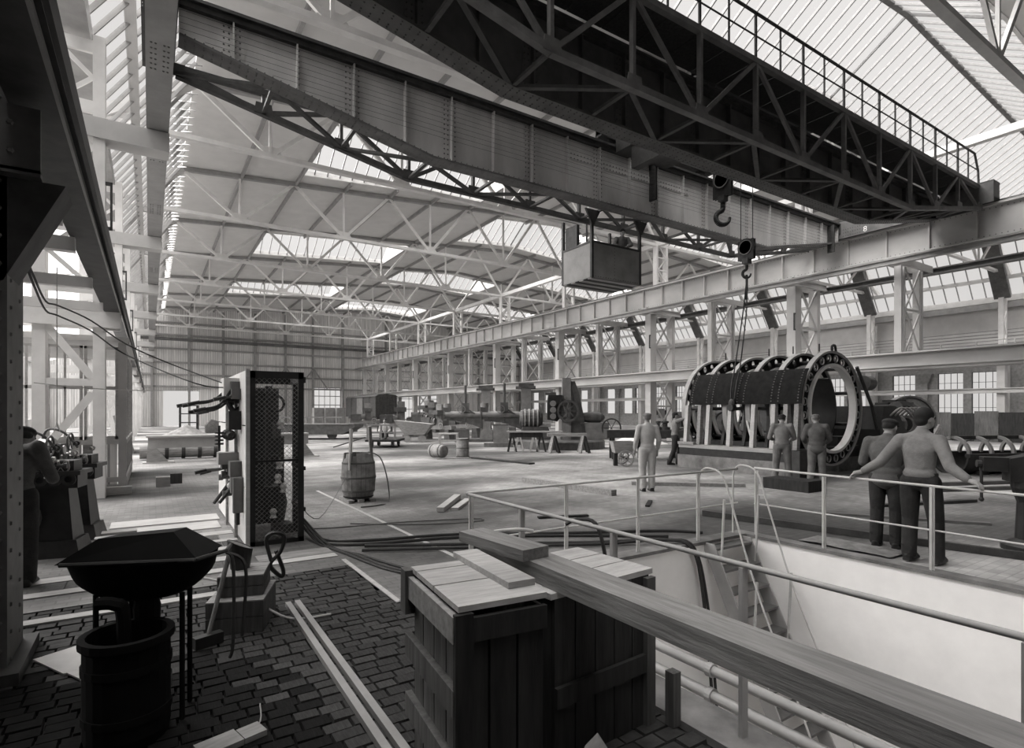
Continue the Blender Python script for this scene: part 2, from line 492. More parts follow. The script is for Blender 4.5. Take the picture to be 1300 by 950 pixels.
def window(n, axis, c, a0, a1, z0, z1, na, nz, m='steel_dark', fw=.06, transom=None):
    loc = (c, (a0+a1)/2, z0) if axis == 'x' else ((a0+a1)/2, c, z0)
    w = struct_empty('window_%d' % n, loc)
    def bx(p0,p1,q0,q1,t): return (MB().box(c-t, c+t, p0, p1, q0, q1) if axis == 'x' else MB().box(p0, p1, c-t, c+t, q0, q1))
    f = MB()
    for q in (bx(a0,a1,z0,z0+fw,.05), bx(a0,a1,z1-fw,z1,.05), bx(a0,a0+fw,z0,z1,.05), bx(a1-fw,a1,z0,z1,.05)): f.add(q.v, q.f)
    f.build('window_frame', m, w, world=True)
    zs = [z0 + (z1-z0)*k/nz for k in range(nz+1)]
    if transom: zs = transom
    for k in range(1, na):
        a = a0 + (a1-a0)*k/na
        bx(a-fw*.35, a+fw*.35, z0+fw, z1-fw, .03).build('glazing_bar', m, w, world=True)
    for z in zs[1:-1]:
        bx(a0+fw, a1-fw, z-fw*.4, z+fw*.4, .03).build('glazing_bar', m, w, world=True)
    for k in range(na):
        for j in range(len(zs)-1):
            p0, p1 = a0+(a1-a0)*k/na, a0+(a1-a0)*(k+1)/na
            bx(p0+.02, p1-.02, zs[j]+.02, zs[j+1]-.02, .004).build('pane', 'glass_window', w, world=True)
    return w
WN = 1
window(WN, 'y', Y_FAR+.1, 18.1, 21.7, .2, 4.9, 5, 4, 'paint_grey', .12); WN += 1
window(WN, 'y', Y_FAR+.1, 30, 36, .5, 5, 4, 3, 'paint_grey', .12); WN += 1

# right outer wall: brick with big windows, boarding and plaster above
holes = []
for n in range(-2, 7):
    for o0 in (.45, 2.55, 5.65):
        y0 = YN(n) + o0
        if y0 > 5: holes.append((y0, y0+1.6, 1.45, 4.6))
mb = MB(); wall_with_holes('x', X_R, .3, Y_BACK, Y_FAR, 0, 5.3, holes, mb)
wall_right = structure(mb.build('wall_right', 'brick_wall_tone'))
MB().box(X_R-.05, X_R+.25, Y_BACK, Y_FAR, 5.3, 7.5).build('boarding', 'wood_mid', wall_right, world=True)
for k in range(9):
    MB().box(X_R-.09, X_R-.05, Y_BACK, Y_FAR, 5.38+.235*k, 5.56+.235*k).build('board', 'wall_grey', wall_right, world=True)
MB().box(X_R, X_R+.25, Y_BACK, Y_FAR, 7.5, 9.45).build('plaster_band', 'wall_grey', wall_right, world=True)
MB().box(X_R-.35, X_R+.25, Y_BACK, Y_FAR, 9.45, 9.85).build('gutter', 'paint_white', wall_right, world=True)
for (y0,y1,z0,z1) in holes:
    if 5 < y0 < 50:
        window(WN, 'x', X_R+.15, y0, y1, z0, z1, 4, 3, 'steel_dark', .035, [1.45, 2.0, 3.85, 4.6]); WN += 1
for n in range(-1, 5):
    y = YN(n) + 4.9
    MB().box(X_R-.2, X_R, y-.16, y+.16, 0, 3.9).add([(X_R-.2,y-.2,3.9),(X_R-.2,y+.2,3.9),(X_R,y+.2,3.9),(X_R,y-.2,3.9),(X_R-.35,y-.5,4.6),(X_R-.35,y+.5,4.6),(X_R,y+.5,4.6),(X_R,y-.5,4.6)],
        [(0,1,5,4),(1,2,6,5),(2,3,7,6),(3,0,4,7),(4,5,6,7)]).build('downpipe', 'brick_wall_tone', wall_right, world=True)

# left aisle: outer wall with tall windows, back wall
holes = [(y, y+3.2, 1.0, 6.2) for y in [8.6 + 4.2*k for k in range(16)] if y < 72]
mb = MB(); wall_with_holes('x', X_WL, -.3, Y_BACK, Y_FAR, 0, 7, holes, mb)
wall_left = structure(mb.build('wall_left', 'wall_grey'))
for k, (y0,y1,z0,z1) in enumerate(holes[:4]):
    window(WN, 'x', X_WL-.15, y0, y1, z0, z1, 4, 4, 'paint_white', .1); WN += 1
structure(MB().box(X_WL, X_R, Y_BACK-.3, Y_BACK, 0, 16).build('wall_back', 'wall_dark'))

# ---- roof
ceiling = struct_empty('ceiling', (X_C, 30, 13.3))
def sheet(x0, x1, y0, y1, name='roof_panel', m='roof_sheet', t=.08):
    z0, z1 = zroof(x0), zroof(x1)
    if abs(x0-X_C) < .01: z0 = zroof(X_C)
    MB().add([(x0,y0,z0),(x1,y0,z1),(x1,y1,z1),(x0,y1,z0),(x0,y0,z0+t),(x1,y0,z1+t),(x1,y1,z1+t),(x0,y1,z0+t)],
             [(0,3,2,1),(4,5,6,7),(0,1,5,4),(1,2,6,5),(2,3,7,6),(3,0,4,7)]).build(name, m, ceiling, world=True)
def light_range(b):
    if b == -1: return [(3,9,0),(0,8,1)]
    if b % 2: return [(2,6,0),(3,7,1)]  # second range: aisle skylight added to let in more light
    return [(7,9,0),(0,2,1)]
RISE = 1.9
pane_me, bar_me = {}, {}
def pane_mesh(side, sl, w, half):
    key = (side, sl, round(half,3))
    if key not in pane_me:
        mb = MB(); h = w - .05; s = -1 if side == 0 else 1
        mb.add([(0,0,0),(h,0,sl*h),(h,s*half,-RISE+sl*h),(0,s*half,-RISE),(0,0,.02),(h,0,sl*h+.02),(h,s*half,-RISE+sl*h+.02),(0,s*half,-RISE+.02)],
               [(0,1,2,3),(7,6,5,4),(0,4,5,1),(1,5,6,2),(2,6,7,3),(3,7,4,0)])
        me = mb.mesh('pane'); me.materials.append(MATS['glass_roof']); pane_me[key] = me
        mb = MB().bar((0,0,0),(0,s*half,-RISE),.045,.1)
        me = mb.mesh('glazing_bar'); me.materials.append(MATS['glazing_steel']); bar_me[key] = me
    return pane_me[key], bar_me[key]
SKY_N = 0
for b in range(-1, 8):
    y0 = YN(b); y1 = YN(b+1) if b < 7 else Y_FAR
    lr = light_range(b) if b < 7 else []
    for side, E in ((0, EDGE), (1, EDGE_R)):
        cover = [(i,j) for i,j,s in lr if s == side]
        for k in range(9):
            if any(i <= k < j for i,j in cover):
                sheet(E[k], E[k+1], y0, y0+1.25); sheet(E[k], E[k+1], y1-1.25, y1)
            else: sheet(E[k], E[k+1], y0, y1)
        for i, j in cover:
            SKY_N += 1
            xa, xb = E[i], E[j]; sl = .073 if side == 0 else -.073
            ya, yb = y0+1.25, y1-1.25; yr = (ya+yb)/2; half = (yb-ya)/2
            W = struct_empty('window_%d' % (100+SKY_N), (xa, yr, zroof(xa)))
            w = .647; n = int(round((xb-xa)/w)); w = (xb-xa)/n
            far = b >= 4 or (side == 1 and b != -1)
            pj, bj = [MB(), MB()], MB()
            for k in range(n+1):
                x = k*w; zt = sl*x + RISE + .05
                for s in (0, 1):
                    pm, bmh = pane_mesh(s, sl, w, half)
                    if far:
                        sg = -1 if s == 0 else 1
                        bj.bar((x,0,zt),(x,sg*half,zt-RISE),.045,.1)
                        if k < n:
                            h = w; pj[s].quad((x,0,zt),(x+h,0,zt+sl*h),(x+h,sg*half,zt+sl*h-RISE),(x,sg*half,zt-RISE))
                        continue
                    if k < n:
                        o = bpy.data.objects.new('pane', pm); COL.objects.link(o); o.parent = W; o.location = (x+.025, 0, zt)
                    o = bpy.data.objects.new('glazing_bar', bmh); COL.objects.link(o); o.parent = W; o.location = (x, 0, zt)
            if far:
                for s in (0,1): pj[s].build('pane_row', 'glass_roof', W, kind='stuff')
                bj.build('glazing_bars', 'glazing_steel', W, kind='stuff')
            L = xb-xa
            MB().bar((0,0,RISE+.02),(L,0,RISE+.02+sl*L),.2,.1).build('ridge_bar', 'steel_mid', W)
            for s in (-1, 1):
                MB().bar((0,s*half,.1),(L,s*half,.1+sl*L),.12,.3).build('curb', 'paint_white', W)
            for x in (0, L):
                z = sl*x
                if abs(xa+x-X_C) < .1: continue
                MB().add([(x-.03,-half,z),(x-.03,half,z),(x-.03,0,z+RISE),(x+.03,-half,z),(x+.03,half,z),(x+.03,0,z+RISE)],
                         [(0,1,2),(5,4,3),(0,3,4,1),(1,4,5,2),(2,5,3,0)]).build('gable', 'roof_sheet', W)
# unseen roof behind the camera
sheet(EDGE[0], EDGE[9], Y_BACK, YN(-1), m='wall_dark'); sheet(EDGE_R[0], EDGE_R[9], Y_BACK, YN(-1), m='wall_dark')
# purlins under the sheets
for b in range(-1, 8):
    y0 = YN(b); y1 = YN(b+1) if b < 7 else Y_FAR
    lr = light_range(b) if b < 7 else []
    for sd, kx, x in [(0,i,EDGE[i]) for i in range(1,9)] + [(1,i,EDGE_R[i]) for i in range(1,9)]:
        if any(s == sd and i < kx < j for i, j, s in lr):
            for ya, yb in ((y0, y0+1.25), (y1-1.25, y1)): MB().box(x-.06, x+.06, ya, yb, zroof(x)-.2, zroof(x)-.003).build('purlin', 'paint_grey', ceiling, world=True)
            continue
        MB().box(x-.06, x+.06, y0, y1, zroof(x)-.2, zroof(x)-.003).build('purlin', 'paint_grey', ceiling, world=True)
# steep glazing along both eaves
for sgn, xe, xt in ((1, X_L+.2, 1.3), (-1, X_R-.2, 47.9)):
    SKY_N += 1
    W = struct_empty('window_%d' % (100+SKY_N), (xe, 30, 9.75))
    for b in range(-1, 8):
        y0 = YN(b)+.3; y1 = (YN(b+1) if b < 7 else Y_FAR)-.3; n = 10; w = (y1-y0)/n
        for k in range(n):
            MB().add([(xe,y0+k*w+.03,9.75),(xe,y0+(k+1)*w-.03,9.75),(xt,y0+(k+1)*w-.03,13.4),(xt,y0+k*w+.03,13.4)],[(0,1,2,3)]).build('pane', 'glass_roof', W, world=True)
        mb = MB()
        for k in range(n+1): mb.bar((xe,y0+k*w,9.75),(xt,y0+k*w,13.4),.05,.1)
        mb.build('glazing_bars', 'paint_grey', W, world=True, kind='stuff')
    MB().box(xe-.03,xe+.03,Y_BACK,YN(-1),9.75,13.4).build('closed_sheet', 'wall_dark', W, world=True)
    for f in (.33, .66):
        x = xe+(xt-xe)*f; z = 9.75+3.65*f
        MB().box(x-.12, x+.12, YN(-1), Y_FAR, z-.1, z+.15).build('purlin', 'paint_girder', W, world=True)
# vent slots with slats along the inner edge of the left glazing
g = None
for b in range(-1, 7):
    t = thing('roof_louvre', 'row of short tilted slats beside the sloping glazing over the riveted girder', 'louvre', (1.25, YN(b)+.3, 13.0), group='slatted roof vents above the girder')
    t['label'] = 'row of short tilted roof slats beside the sloping glazing, %s from the far wall' % ORD[6-b]
    for k in range(12):
        y = .15 + k*.65
        if g is None:
            mb = MB().bar((-.5, -.18, -.1), (-.5, .18, .1), .02, .02)
            mb = MB().add([(-.55,-.16,-.12),(.2,-.16,.02),(.2,.2,.2),(-.55,.2,.06),(-.55,-.16,-.09),(.2,-.16,.05),(.2,.2,.23),(-.55,.2,.09)],
                          [(0,3,2,1),(4,5,6,7),(0,1,5,4),(1,2,6,5),(2,3,7,6),(3,0,4,7)])
            g = mb.build('slat', 'girder_grey', t, at=(0, y, 0))
        else: inst(g, t, (0, y, 0))
# left aisle roof (glazed beyond the office, closed near the camera)
SKY_N += 1
W = struct_empty('window_%d' % (100+SKY_N), (-5, 40, 8))
for b in range(0, 8):
    y0 = YN(b)-4; y1 = y0 + BAY
    MB().add([(-1.5,y0,9.3),(-1.5,y1-.1,9.3),(X_WL,y1-.1,7.0),(X_WL,y0,7.0)],[(0,1,2,3)]).build('pane', 'glass_aisle', W, world=True)
    MB().bar((-1.5,y0,9.25),(X_WL,y0,6.95),.15,.2).build('rafter', 'paint_white', W, world=True)
MB().add([(-1.5,Y_BACK,9.3),(-1.5,YN(0)-4,9.3),(X_WL,YN(0)-4,7.0),(X_WL,Y_BACK,7.0)],[(0,1,2,3)]).build('closed_sheet', 'wall_dark', W, world=True)

# ================================================================ steel frame
# ---- roof trusses (main hall + right aisle mirrored)
def make_truss(mirror):
    t = thing('roof_truss', 'white steel roof truss spanning the hall between tall columns' if not mirror else 'white steel roof truss spanning the aisle beyond the long runway girder',
              'truss', (0,0,0), group='roof trusses of the hall' if not mirror else 'roof trusses of the right aisle')
    def X(x): return (x - X_L) if not mirror else (X_R - x - 0) if False else ((x - X_L) if not mirror else -(x - X_L))
    nodes = [3.8 + 5.2*k for k in range(4)]
    zb = 0.0
    def zt(x): return 13.35 + .073*x - 11.3 - .12
    MB().bar((X(X_L),0,zb),(X(X_C),0,zb),.24,.16).build('bottom_chord', 'paint_white', t)
    MB().bar((X(1.3),0,zt(1.3)),(X(X_C),0,zt(X_C)),.22,.2).build('top_chord', 'paint_grey', t)
    MB().bar((X(X_L),0,zb+.05),(X(1.3),0,zt(1.3)),.5,.34).build('end_rafter', 'paint_girder', t)
    MB().box(*sorted((X(X_L),X(.35))),-.1,.1,-.3,.3).build('end_beam', 'paint_girder', t)
    tops = [1.3] + [6.4 + 5.2*k for k in range(3)] + [22.0]
    for i, x in enumerate(nodes):
        MB().bar((X(x),0,zb),(X(x),0,zt(x)),.1,.1).build('vertical', 'paint_white', t)
        for xt in (tops[i], tops[i+1]):
            MB().bar((X(x),0,zb),(X(xt),0,zt(xt)),.15,.11,up=(0,1,0)).build('diagonal', 'paint_white', t)
        MB().prism([(X(x)-.5,-.06),(X(x)+.5,-.06),(X(x)+.28,.36),(X(x)-.28,.36)],'y',-.02,.02).build('gusset_plate', 'paint_white', t)
    MB().bar((X(22.0),0,zt(22.0)),(X(X_C),0,zb),.15,.11,up=(0,1,0)).build('diagonal', 'paint_white', t)
    for xt in tops[1:]:
        MB().prism([(X(xt)-.4,zt(xt)+.02),(X(xt)+.4,zt(xt)+.02),(X(xt)+.2,zt(xt)-.28),(X(xt)-.2,zt(xt)-.28)],'y',-.02,.02).build('gusset_plate', 'paint_grey', t)
    return t
for mir, x0 in ((False, X_L), (True, X_R)):
    T = make_truss(mir)
    for n in range(-1, 8):
        o = T if n == -1 else dup(T, (0,0,0))
        o.location = (x0, YN(n), 11.3)
        o['label'] = ('white steel roof truss over the main hall, %s from the far boarded wall' if not mir else 'white roof truss of the aisle beyond the runway girder, %s from the far wall') % ORD[7-n]
# ---- longitudinal ties, eaves girders
tag(MB().box(X_C-.14, X_C+.14, YN(-1)-6, Y_FAR, 11.22, 11.48).build('roof_tie', 'paint_white'), 'long white tie beam joining the tops of the lattice columns', 'beam')
tag(MB().box(X_L-.1, X_L+.4, YN(-1), Y_FAR-.31, 9.25, 9.7).build('eaves_girder', 'steel_pale'), 'grey plate girder along the left column tops below the sloping glazing', 'girder')
tag(MB().box(X_R-.36, X_R-.06, Y_BACK, Y_FAR-.31, 9.0, 9.42).build('eaves_girder', 'steel_pale'), 'grey plate girder under the steep glazing above the brick window wall', 'girder')

# ---- crane runway girders
def runway(name, x, label, m, y0, y1, rv):
    t = thing(name, label, 'girder', (x, y0, 7.62))
    L = y1-y0
    MB().box(-.02,.02,0,L,.05,1.1).build('web', m, t)
    MB().box(-.2,.2,0,L,0,.05).build('bottom_flange', m, t)
    MB().box(-.19,.19,0,L,1.1,1.17).build('top_flange', m, t)
    MB().box(-.035,.035,0,L,1.17,1.27).build('crane_rail', 'steel_mid', t)
    st = None; k = 0; n = int(L/1.412)
    for k in range(n):
        if st is None: st = MB().box(-.16,-.02,-.02,.02,.05,1.1).box(.02,.16,-.02,.02,.05,1.1).build('stiffener', m, t, at=(0,.4+k*1.412,0))
        else: inst(st, t, (0,.4+k*1.412,0))
    mb = MB()
    for k in range(int(min(L,34)/.16)):
        for z in (.12, 1.03): mb.rivet((-.02*1.0,.1+k*.16,z),(-1,0,0),.02,5)
        if rv and k % 26 < 6:
            for xx in (-.12, -.06, .06, .12): mb.rivet((xx,.1+k*.16,0),(0,0,-1),.02,6)
    mb.build('rivets', 'steel_mid', t, kind='stuff')
    return t
runway('runway_girder', .14, 'deep riveted girder running straight overhead, seen from beneath as a tall grey strip', 'girder_grey', -2, Y_FAR-2, True)
runway('runway_girder', 24.05, 'long pale crane runway girder carried on lattice columns across the hall', 'paint_girder', 0, Y_FAR-1.6, False)

# ---- columns
def column_right(x, label, group, crane=True):
    t = thing('lattice_column', label, 'column', (x,0,0), group=group)
    MB().box(-.28,.2,-.2,.2,0,7.25).build('plate_leg', 'paint_girder', t)
    MB().box(1.5,1.75,-.2,.2,0,7.25).build('rear_leg', 'paint_girder', t)
    br = None
    for k in range(4):
        z = .3 + 1.72*k
        for a, b in ((z, z+1.72), (z+1.72, z)):
            MB().bar((.2,-.15,a),(1.5,-.15,b),.1,.05,up=(0,1,0)).build('lacing_bar', 'paint_girder', t)
        MB().box(.2,1.5,-.19,-.11,z-.05,z+.05).build('batten', 'paint_girder', t)
    MB().box(-.5,.5,-.35,.35,0,.06).build('base_plate', 'steel_mid', t)
    for yy in (-.3, .3):
        MB().box(-.78,2.08,yy-.06,yy+.06,7.25,7.3).box(-.78,2.08,yy-.06,yy+.06,7.5,7.55).box(-.78,2.08,yy-.012,yy+.012,7.3,7.5).build('bracket_beam', 'paint_girder', t)
    # upper lattice shaft to the roof
    for xx in (.35, 1.15):
        MB().box(xx-.07,xx+.07,-.14,.14,7.55,11.3).build('upper_leg', 'paint_white', t)
    for k in range(5):
        z = 7.7 + .72*k; a, b = (.42,1.08) if k % 2 else (1.08,.42)
        MB().bar((a,-.12,z),(b,-.12,z+.72),.08,.04,up=(0,1,0)).build('lacing_bar', 'paint_white', t)
        MB().box(.42,1.08,-.14,-.08,z-.04,z+.04).build('batten', 'paint_white', t)
    # climbing brackets
    MB().box(-.36,-.28,-.22,-.16,6.0,6.06).box(-.36,-.28,-.22,-.16,5.3,5.36).box(-.37,-.33,-.22,-.16,5.3,6.06).build('ladder_bracket', 'steel_dark', t)
    return t
C = column_right(24.1, 'pale lattice column carrying the long runway girder across the hall', 'lattice columns under the runway girder')
for n in range(-1, 8):
    o = C if n == -1 else dup(C, (0,0,0)); o.location = (24.1, YN(n), 0)
    o['label'] = 'pale lattice column under the long runway girder, %s from the far boarded wall' % ORD[7-n]
def column_outer():
    t = thing('wall_column', 'pale column with narrow lattice shaft standing before the brick window wall', 'column', (X_R-1.2,0,0), group='columns before the brick window wall')
    MB().box(-.1,.5,-.22,.22,0,5.2).build('plate_leg', 'paint_girder', t)
    MB().box(.9,1.05,-.2,.2,0,5.2).build('rear_leg', 'paint_girder', t)
    for k in range(4):
        z = .1+1.25*k
        MB().bar((.5,-.1,z),(.9,-.1,z+1.25),.07,.05,up=(0,1,0)).build('lacing_bar', 'paint_girder', t)
    for xx in (0, .62): MB().box(xx-.07,xx+.07,-.14,.14,5.2,9.6).build('upper_leg', 'paint_white', t)
    for k in range(5):
        z = 5.3+.86*k; a, b = (0,.62) if k % 2 else (.62,0)
        MB().bar((a,-.12,z),(b,-.12,z+.86),.08,.04,up=(0,1,0)).build('lacing_bar', 'paint_white', t)
    MB().bar((.3,0,9.6),(-2.0,0,12.9),.9,.2).build('roof_strut', 'steel_mid', t)
    return t
C = column_outer()
for n in range(-1, 8):
    o = C if n == -1 else dup(C, (0,0,0)); o.location = (X_R-1.2, YN(n), 0)
    o['label'] = 'pale column standing before the brick window wall, %s from the far boarded wall' % ORD[7-n]
# intermediate posts standing on the lower beam
def post():
    t = thing('lattice_post', 'slim pale lattice post standing on the low beam between two columns', 'post', (23.9,0,3.95), group='lattice posts on the low beam')
    for x in (-.1, .16, 1.45, 1.68): MB().box(x-.05,x+.05,-.12,.12,0,3.3).build('leg', 'paint_girder', t)
    for k in range(2):
        z = .05+1.62*k
        for a, b in ((z, z+1.62), (z+1.62, z)):
            MB().bar((.16,-.12,a),(1.45,-.12,b),.08,.04,up=(0,1,0)).build('lacing_bar', 'paint_girder', t)
        MB().box(.16,1.45,-.15,-.1,z-.04,z+.04).build('batten', 'paint_girder', t)
    for yy in (-.2, .2): MB().box(-.58,2.28,yy-.05,yy+.05,3.3,3.55).build('bracket_beam', 'paint_girder', t)
    return t
P = post()
for n in range(-1, 8):
    o = P if n == -1 else dup(P, (0,0,0)); o.location = (23.9, YN(n)-BAY/2 if n > -1 else YN(7)-BAY/2-0, 3.95)
    if n == -1: o.location = (23.9, YN(0)-1.5*BAY, 3.95)
    o['label'] = 'slim pale lattice post standing on the low beam, %s from the far boarded wall' % ORD[7-n]
# long beams
def longbeam(name, label, x0, x1, z0, z1, m='paint_girder', y0=-2, y1=Y_FAR-1.5, cat='beam'):
    t = thing(name, label, cat, ((x0+x1)/2, y0, z0))
    L = y1-y0; h = z1-z0; w = (x1-x0)/2; f = min(.06, h*.2)
    MB().box(-w,w,0,L,0,f).build('bottom_flange', m, t)
    MB().box(-w,w,0,L,h-f,h).build('top_flange', m, t)
    MB().box(-w*.4,w*.4,0,L,f,h-f).build('web', m, t)
    return t
longbeam('low_runway_beam', 'pale double-flanged beam at half height passing before the lattice columns', 23.45, 24.3, 3.4, 3.95)
longbeam('low_runway_beam', 'second pale beam at half height behind the lattice columns', 25.3, 26.0, 3.4, 3.95)
longbeam('side_rail_beam', 'slim steel rail beam on brackets just under the pale runway girder', 23.1, 23.3, 7.2, 7.42, 'steel_pale')
longbeam('side_rail_beam', 'slim steel rail beam on the far ends of the column brackets', 26.2, 26.5, 7.2, 7.45, 'steel_mid')
longbeam('wall_runway_beam', 'pale low beam crossing in front of the brick wall windows', X_R-1.5, X_R-1.2, 3.0, 3.35, 'paint_girder')
t = longbeam('gallery_beam', 'pale gallery beam with upright rail posts above the wall windows', X_R-1.9, X_R-1.4, 5.25, 5.6, 'paint_girder')
gp = None
for k in range(36):
    if gp is None: gp = MB().box(-.05,.05,-.04,.04,.35,1.4).build('rail_post', 'paint_girder', t, at=(0,.5+2.1*k,0))
    else: inst(gp, t, (0,.5+2.1*k,0))
for z in (.75, 1.05, 1.4): MB().box(-.03,.03,0,74,z-.03,z+.03).build('rail', 'paint_girder', t)
# left columns
def column_left():
    t = thing('lattice_column', 'pale lattice column beside the wooden office and the low dark runway beam', 'column', (-.85,0,0), group='columns of the left row')
    for x, m in ((0, 'paint_white'), (-.93, 'paint_white')):
        MB().box(x-.1,x+.1,-.2,.2,0,9.24).build('leg', m, t)
    for p, q in (((-.83,3.42),(-.1,2.4)),((-.83,2.32),(-.1,2.32)),((-.1,2.1),(-.83,1.05)),((-.83,.9),(-.1,.2))):
        MB().bar((p[0],-.16,p[1]),(q[0],-.16,q[1]),.14,.06,up=(0,1,0)).build('brace', 'paint_white', t)
    for k in range(7):
        z = 4.2+k*.7; a, b = (-.83,-.1) if k % 2 else (-.1,-.83)
        MB().bar((a,-.15,z),(b,-.15,z+.7),.08,.04,up=(0,1,0)).build('lacing_bar', 'paint_white', t)
    for k in range(5):
        MB().box(-.83,-.1,-.2,-.12,4.2+1.2*k-.12,4.2+1.2*k+.12).build('batten', 'paint_white', t)
    MB().box(-.3,1.2,-.25,.25,7.2,7.6).build('girder_bracket', 'paint_girder', t)
    MB().box(-2.8,.35,-.26,-.14,3.42,3.74).build('bracket_beam', 'paint_white', t)
    MB().box(-2.8,.35,.14,.26,3.42,3.74).build('bracket_beam', 'paint_white', t)
    MB().box(.1,.22,-.2,-.14,5.4,5.46).box(.1,.22,-.2,-.14,6.3,6.36).box(.18,.22,-.2,-.14,5.4,6.36).build('ladder_bracket', 'steel_dark', t)
    return t
C = column_left()
for n in range(0, 8):
    o = C if n == 0 else dup(C, (0,0,0)); o.location = (-.85, YN(n), 0)
    o['label'] = 'pale lattice column of the office side row, %s from the far boarded wall' % ORD[7-n]
# low dark runway beam on the left
t = thing('low_runway_beam', 'dark low runway beam on brackets slanting past the left columns', 'beam', (-.64, 1.0, 3.75))
L = 72
MB().box(-.13,.13,0,L,0,.02).build('bottom_flange', 'steel_dark', t)
MB().box(-.015,.015,0,L,.02,.3).build('web', 'steel_dark', t)
MB().box(-.13,.13,0,L,.3,.33).build('top_flange', 'steel_dark', t)
MB().box(.13,.15,0,L,-.0,.06).build('edge_strip', 'steel_pale', t)
MB().box(.2,.23,0,L,-.01,.16).build('conductor_rail', 'steel_black', t)
# joists of the left aisle gallery
for k in range(6):
    y = 7.0 + 1.15*k
    if k % 2 == 0 and k: continue
    tag(MB().box(-4.2,-.72,y-.06,y+.06,3.58,3.74).build('gallery_joist', 'paint_white' if k % 2 else 'paint_girder'), 'pale steel joist reaching out to the low dark runway beam, %s from the riveted column' % {0:'first',1:'second',3:'third',5:'fourth'}[k], 'joist', 'joists under the left gallery')
tag(MB().box(X_WL+.3,-1.6,Y_BACK+.1,8.6,4.1,4.2).build('gallery_deck', 'wood_dark'), 'dark plank deck of the left gallery resting over the low runway beam', 'deck')
# near dark riveted column on the left
t = thing('riveted_column', 'dark riveted column with bracket carrying the low runway beam in the foreground', 'column', (-.8, 5.05, 0))
MB().box(-.75,-.12,-.15,.3,0,9).build('shaft', 'steel_black', t)
MB().box(-.12,.02,-.2,.35,0,9).build('flange_plate', 'steel_mid', t)
MB().box(-.45,-.12,-.2,-.15,0,9).build('cover_strip', 'steel_dark', t)
MB().box(-.8,.1,-.35,.45,0,.08).build('base_plate', 'steel_dark', t)
MB().box(-1.2,.2,-.3,-.26,3.3,3.72).box(-1.2,.2,-.3,.3,3.28,3.32).build('bracket', 'steel_mid', t)
MB().add([(-.1,-.2,2.6),(.0,-.2,2.6),(.32,-.2,3.28),(-.1,-.2,3.28),(-.1,.2,2.6),(.0,.2,2.6),(.32,.2,3.28),(-.1,.2,3.28)],
         [(0,1,2,3),(7,6,5,4),(0,4,5,1),(1,5,6,2),(2,6,7,3),(3,7,4,0)]).build('knee_plate', 'steel_dark', t)
mb = MB()
for k in range(50):
    for j, yy in enumerate((-.2, )):
        mb.rivet((-.09, yy, .1+.18*k), (0,-1,0), .017); mb.rivet((-.02, yy, .19+.18*k), (0,-1,0), .017)
        mb.rivet((.02, -.1, .1+.18*k), (1,0,0), .017); mb.rivet((.02, .2, .19+.18*k), (1,0,0), .017)
for k in range(6):
    for z in (3.42, 3.6): mb.rivet((-.95+.2*k, -.3, z), (0,-1,0), .022)
mb.build('rivets', 'steel_mid', t, kind='stuff')
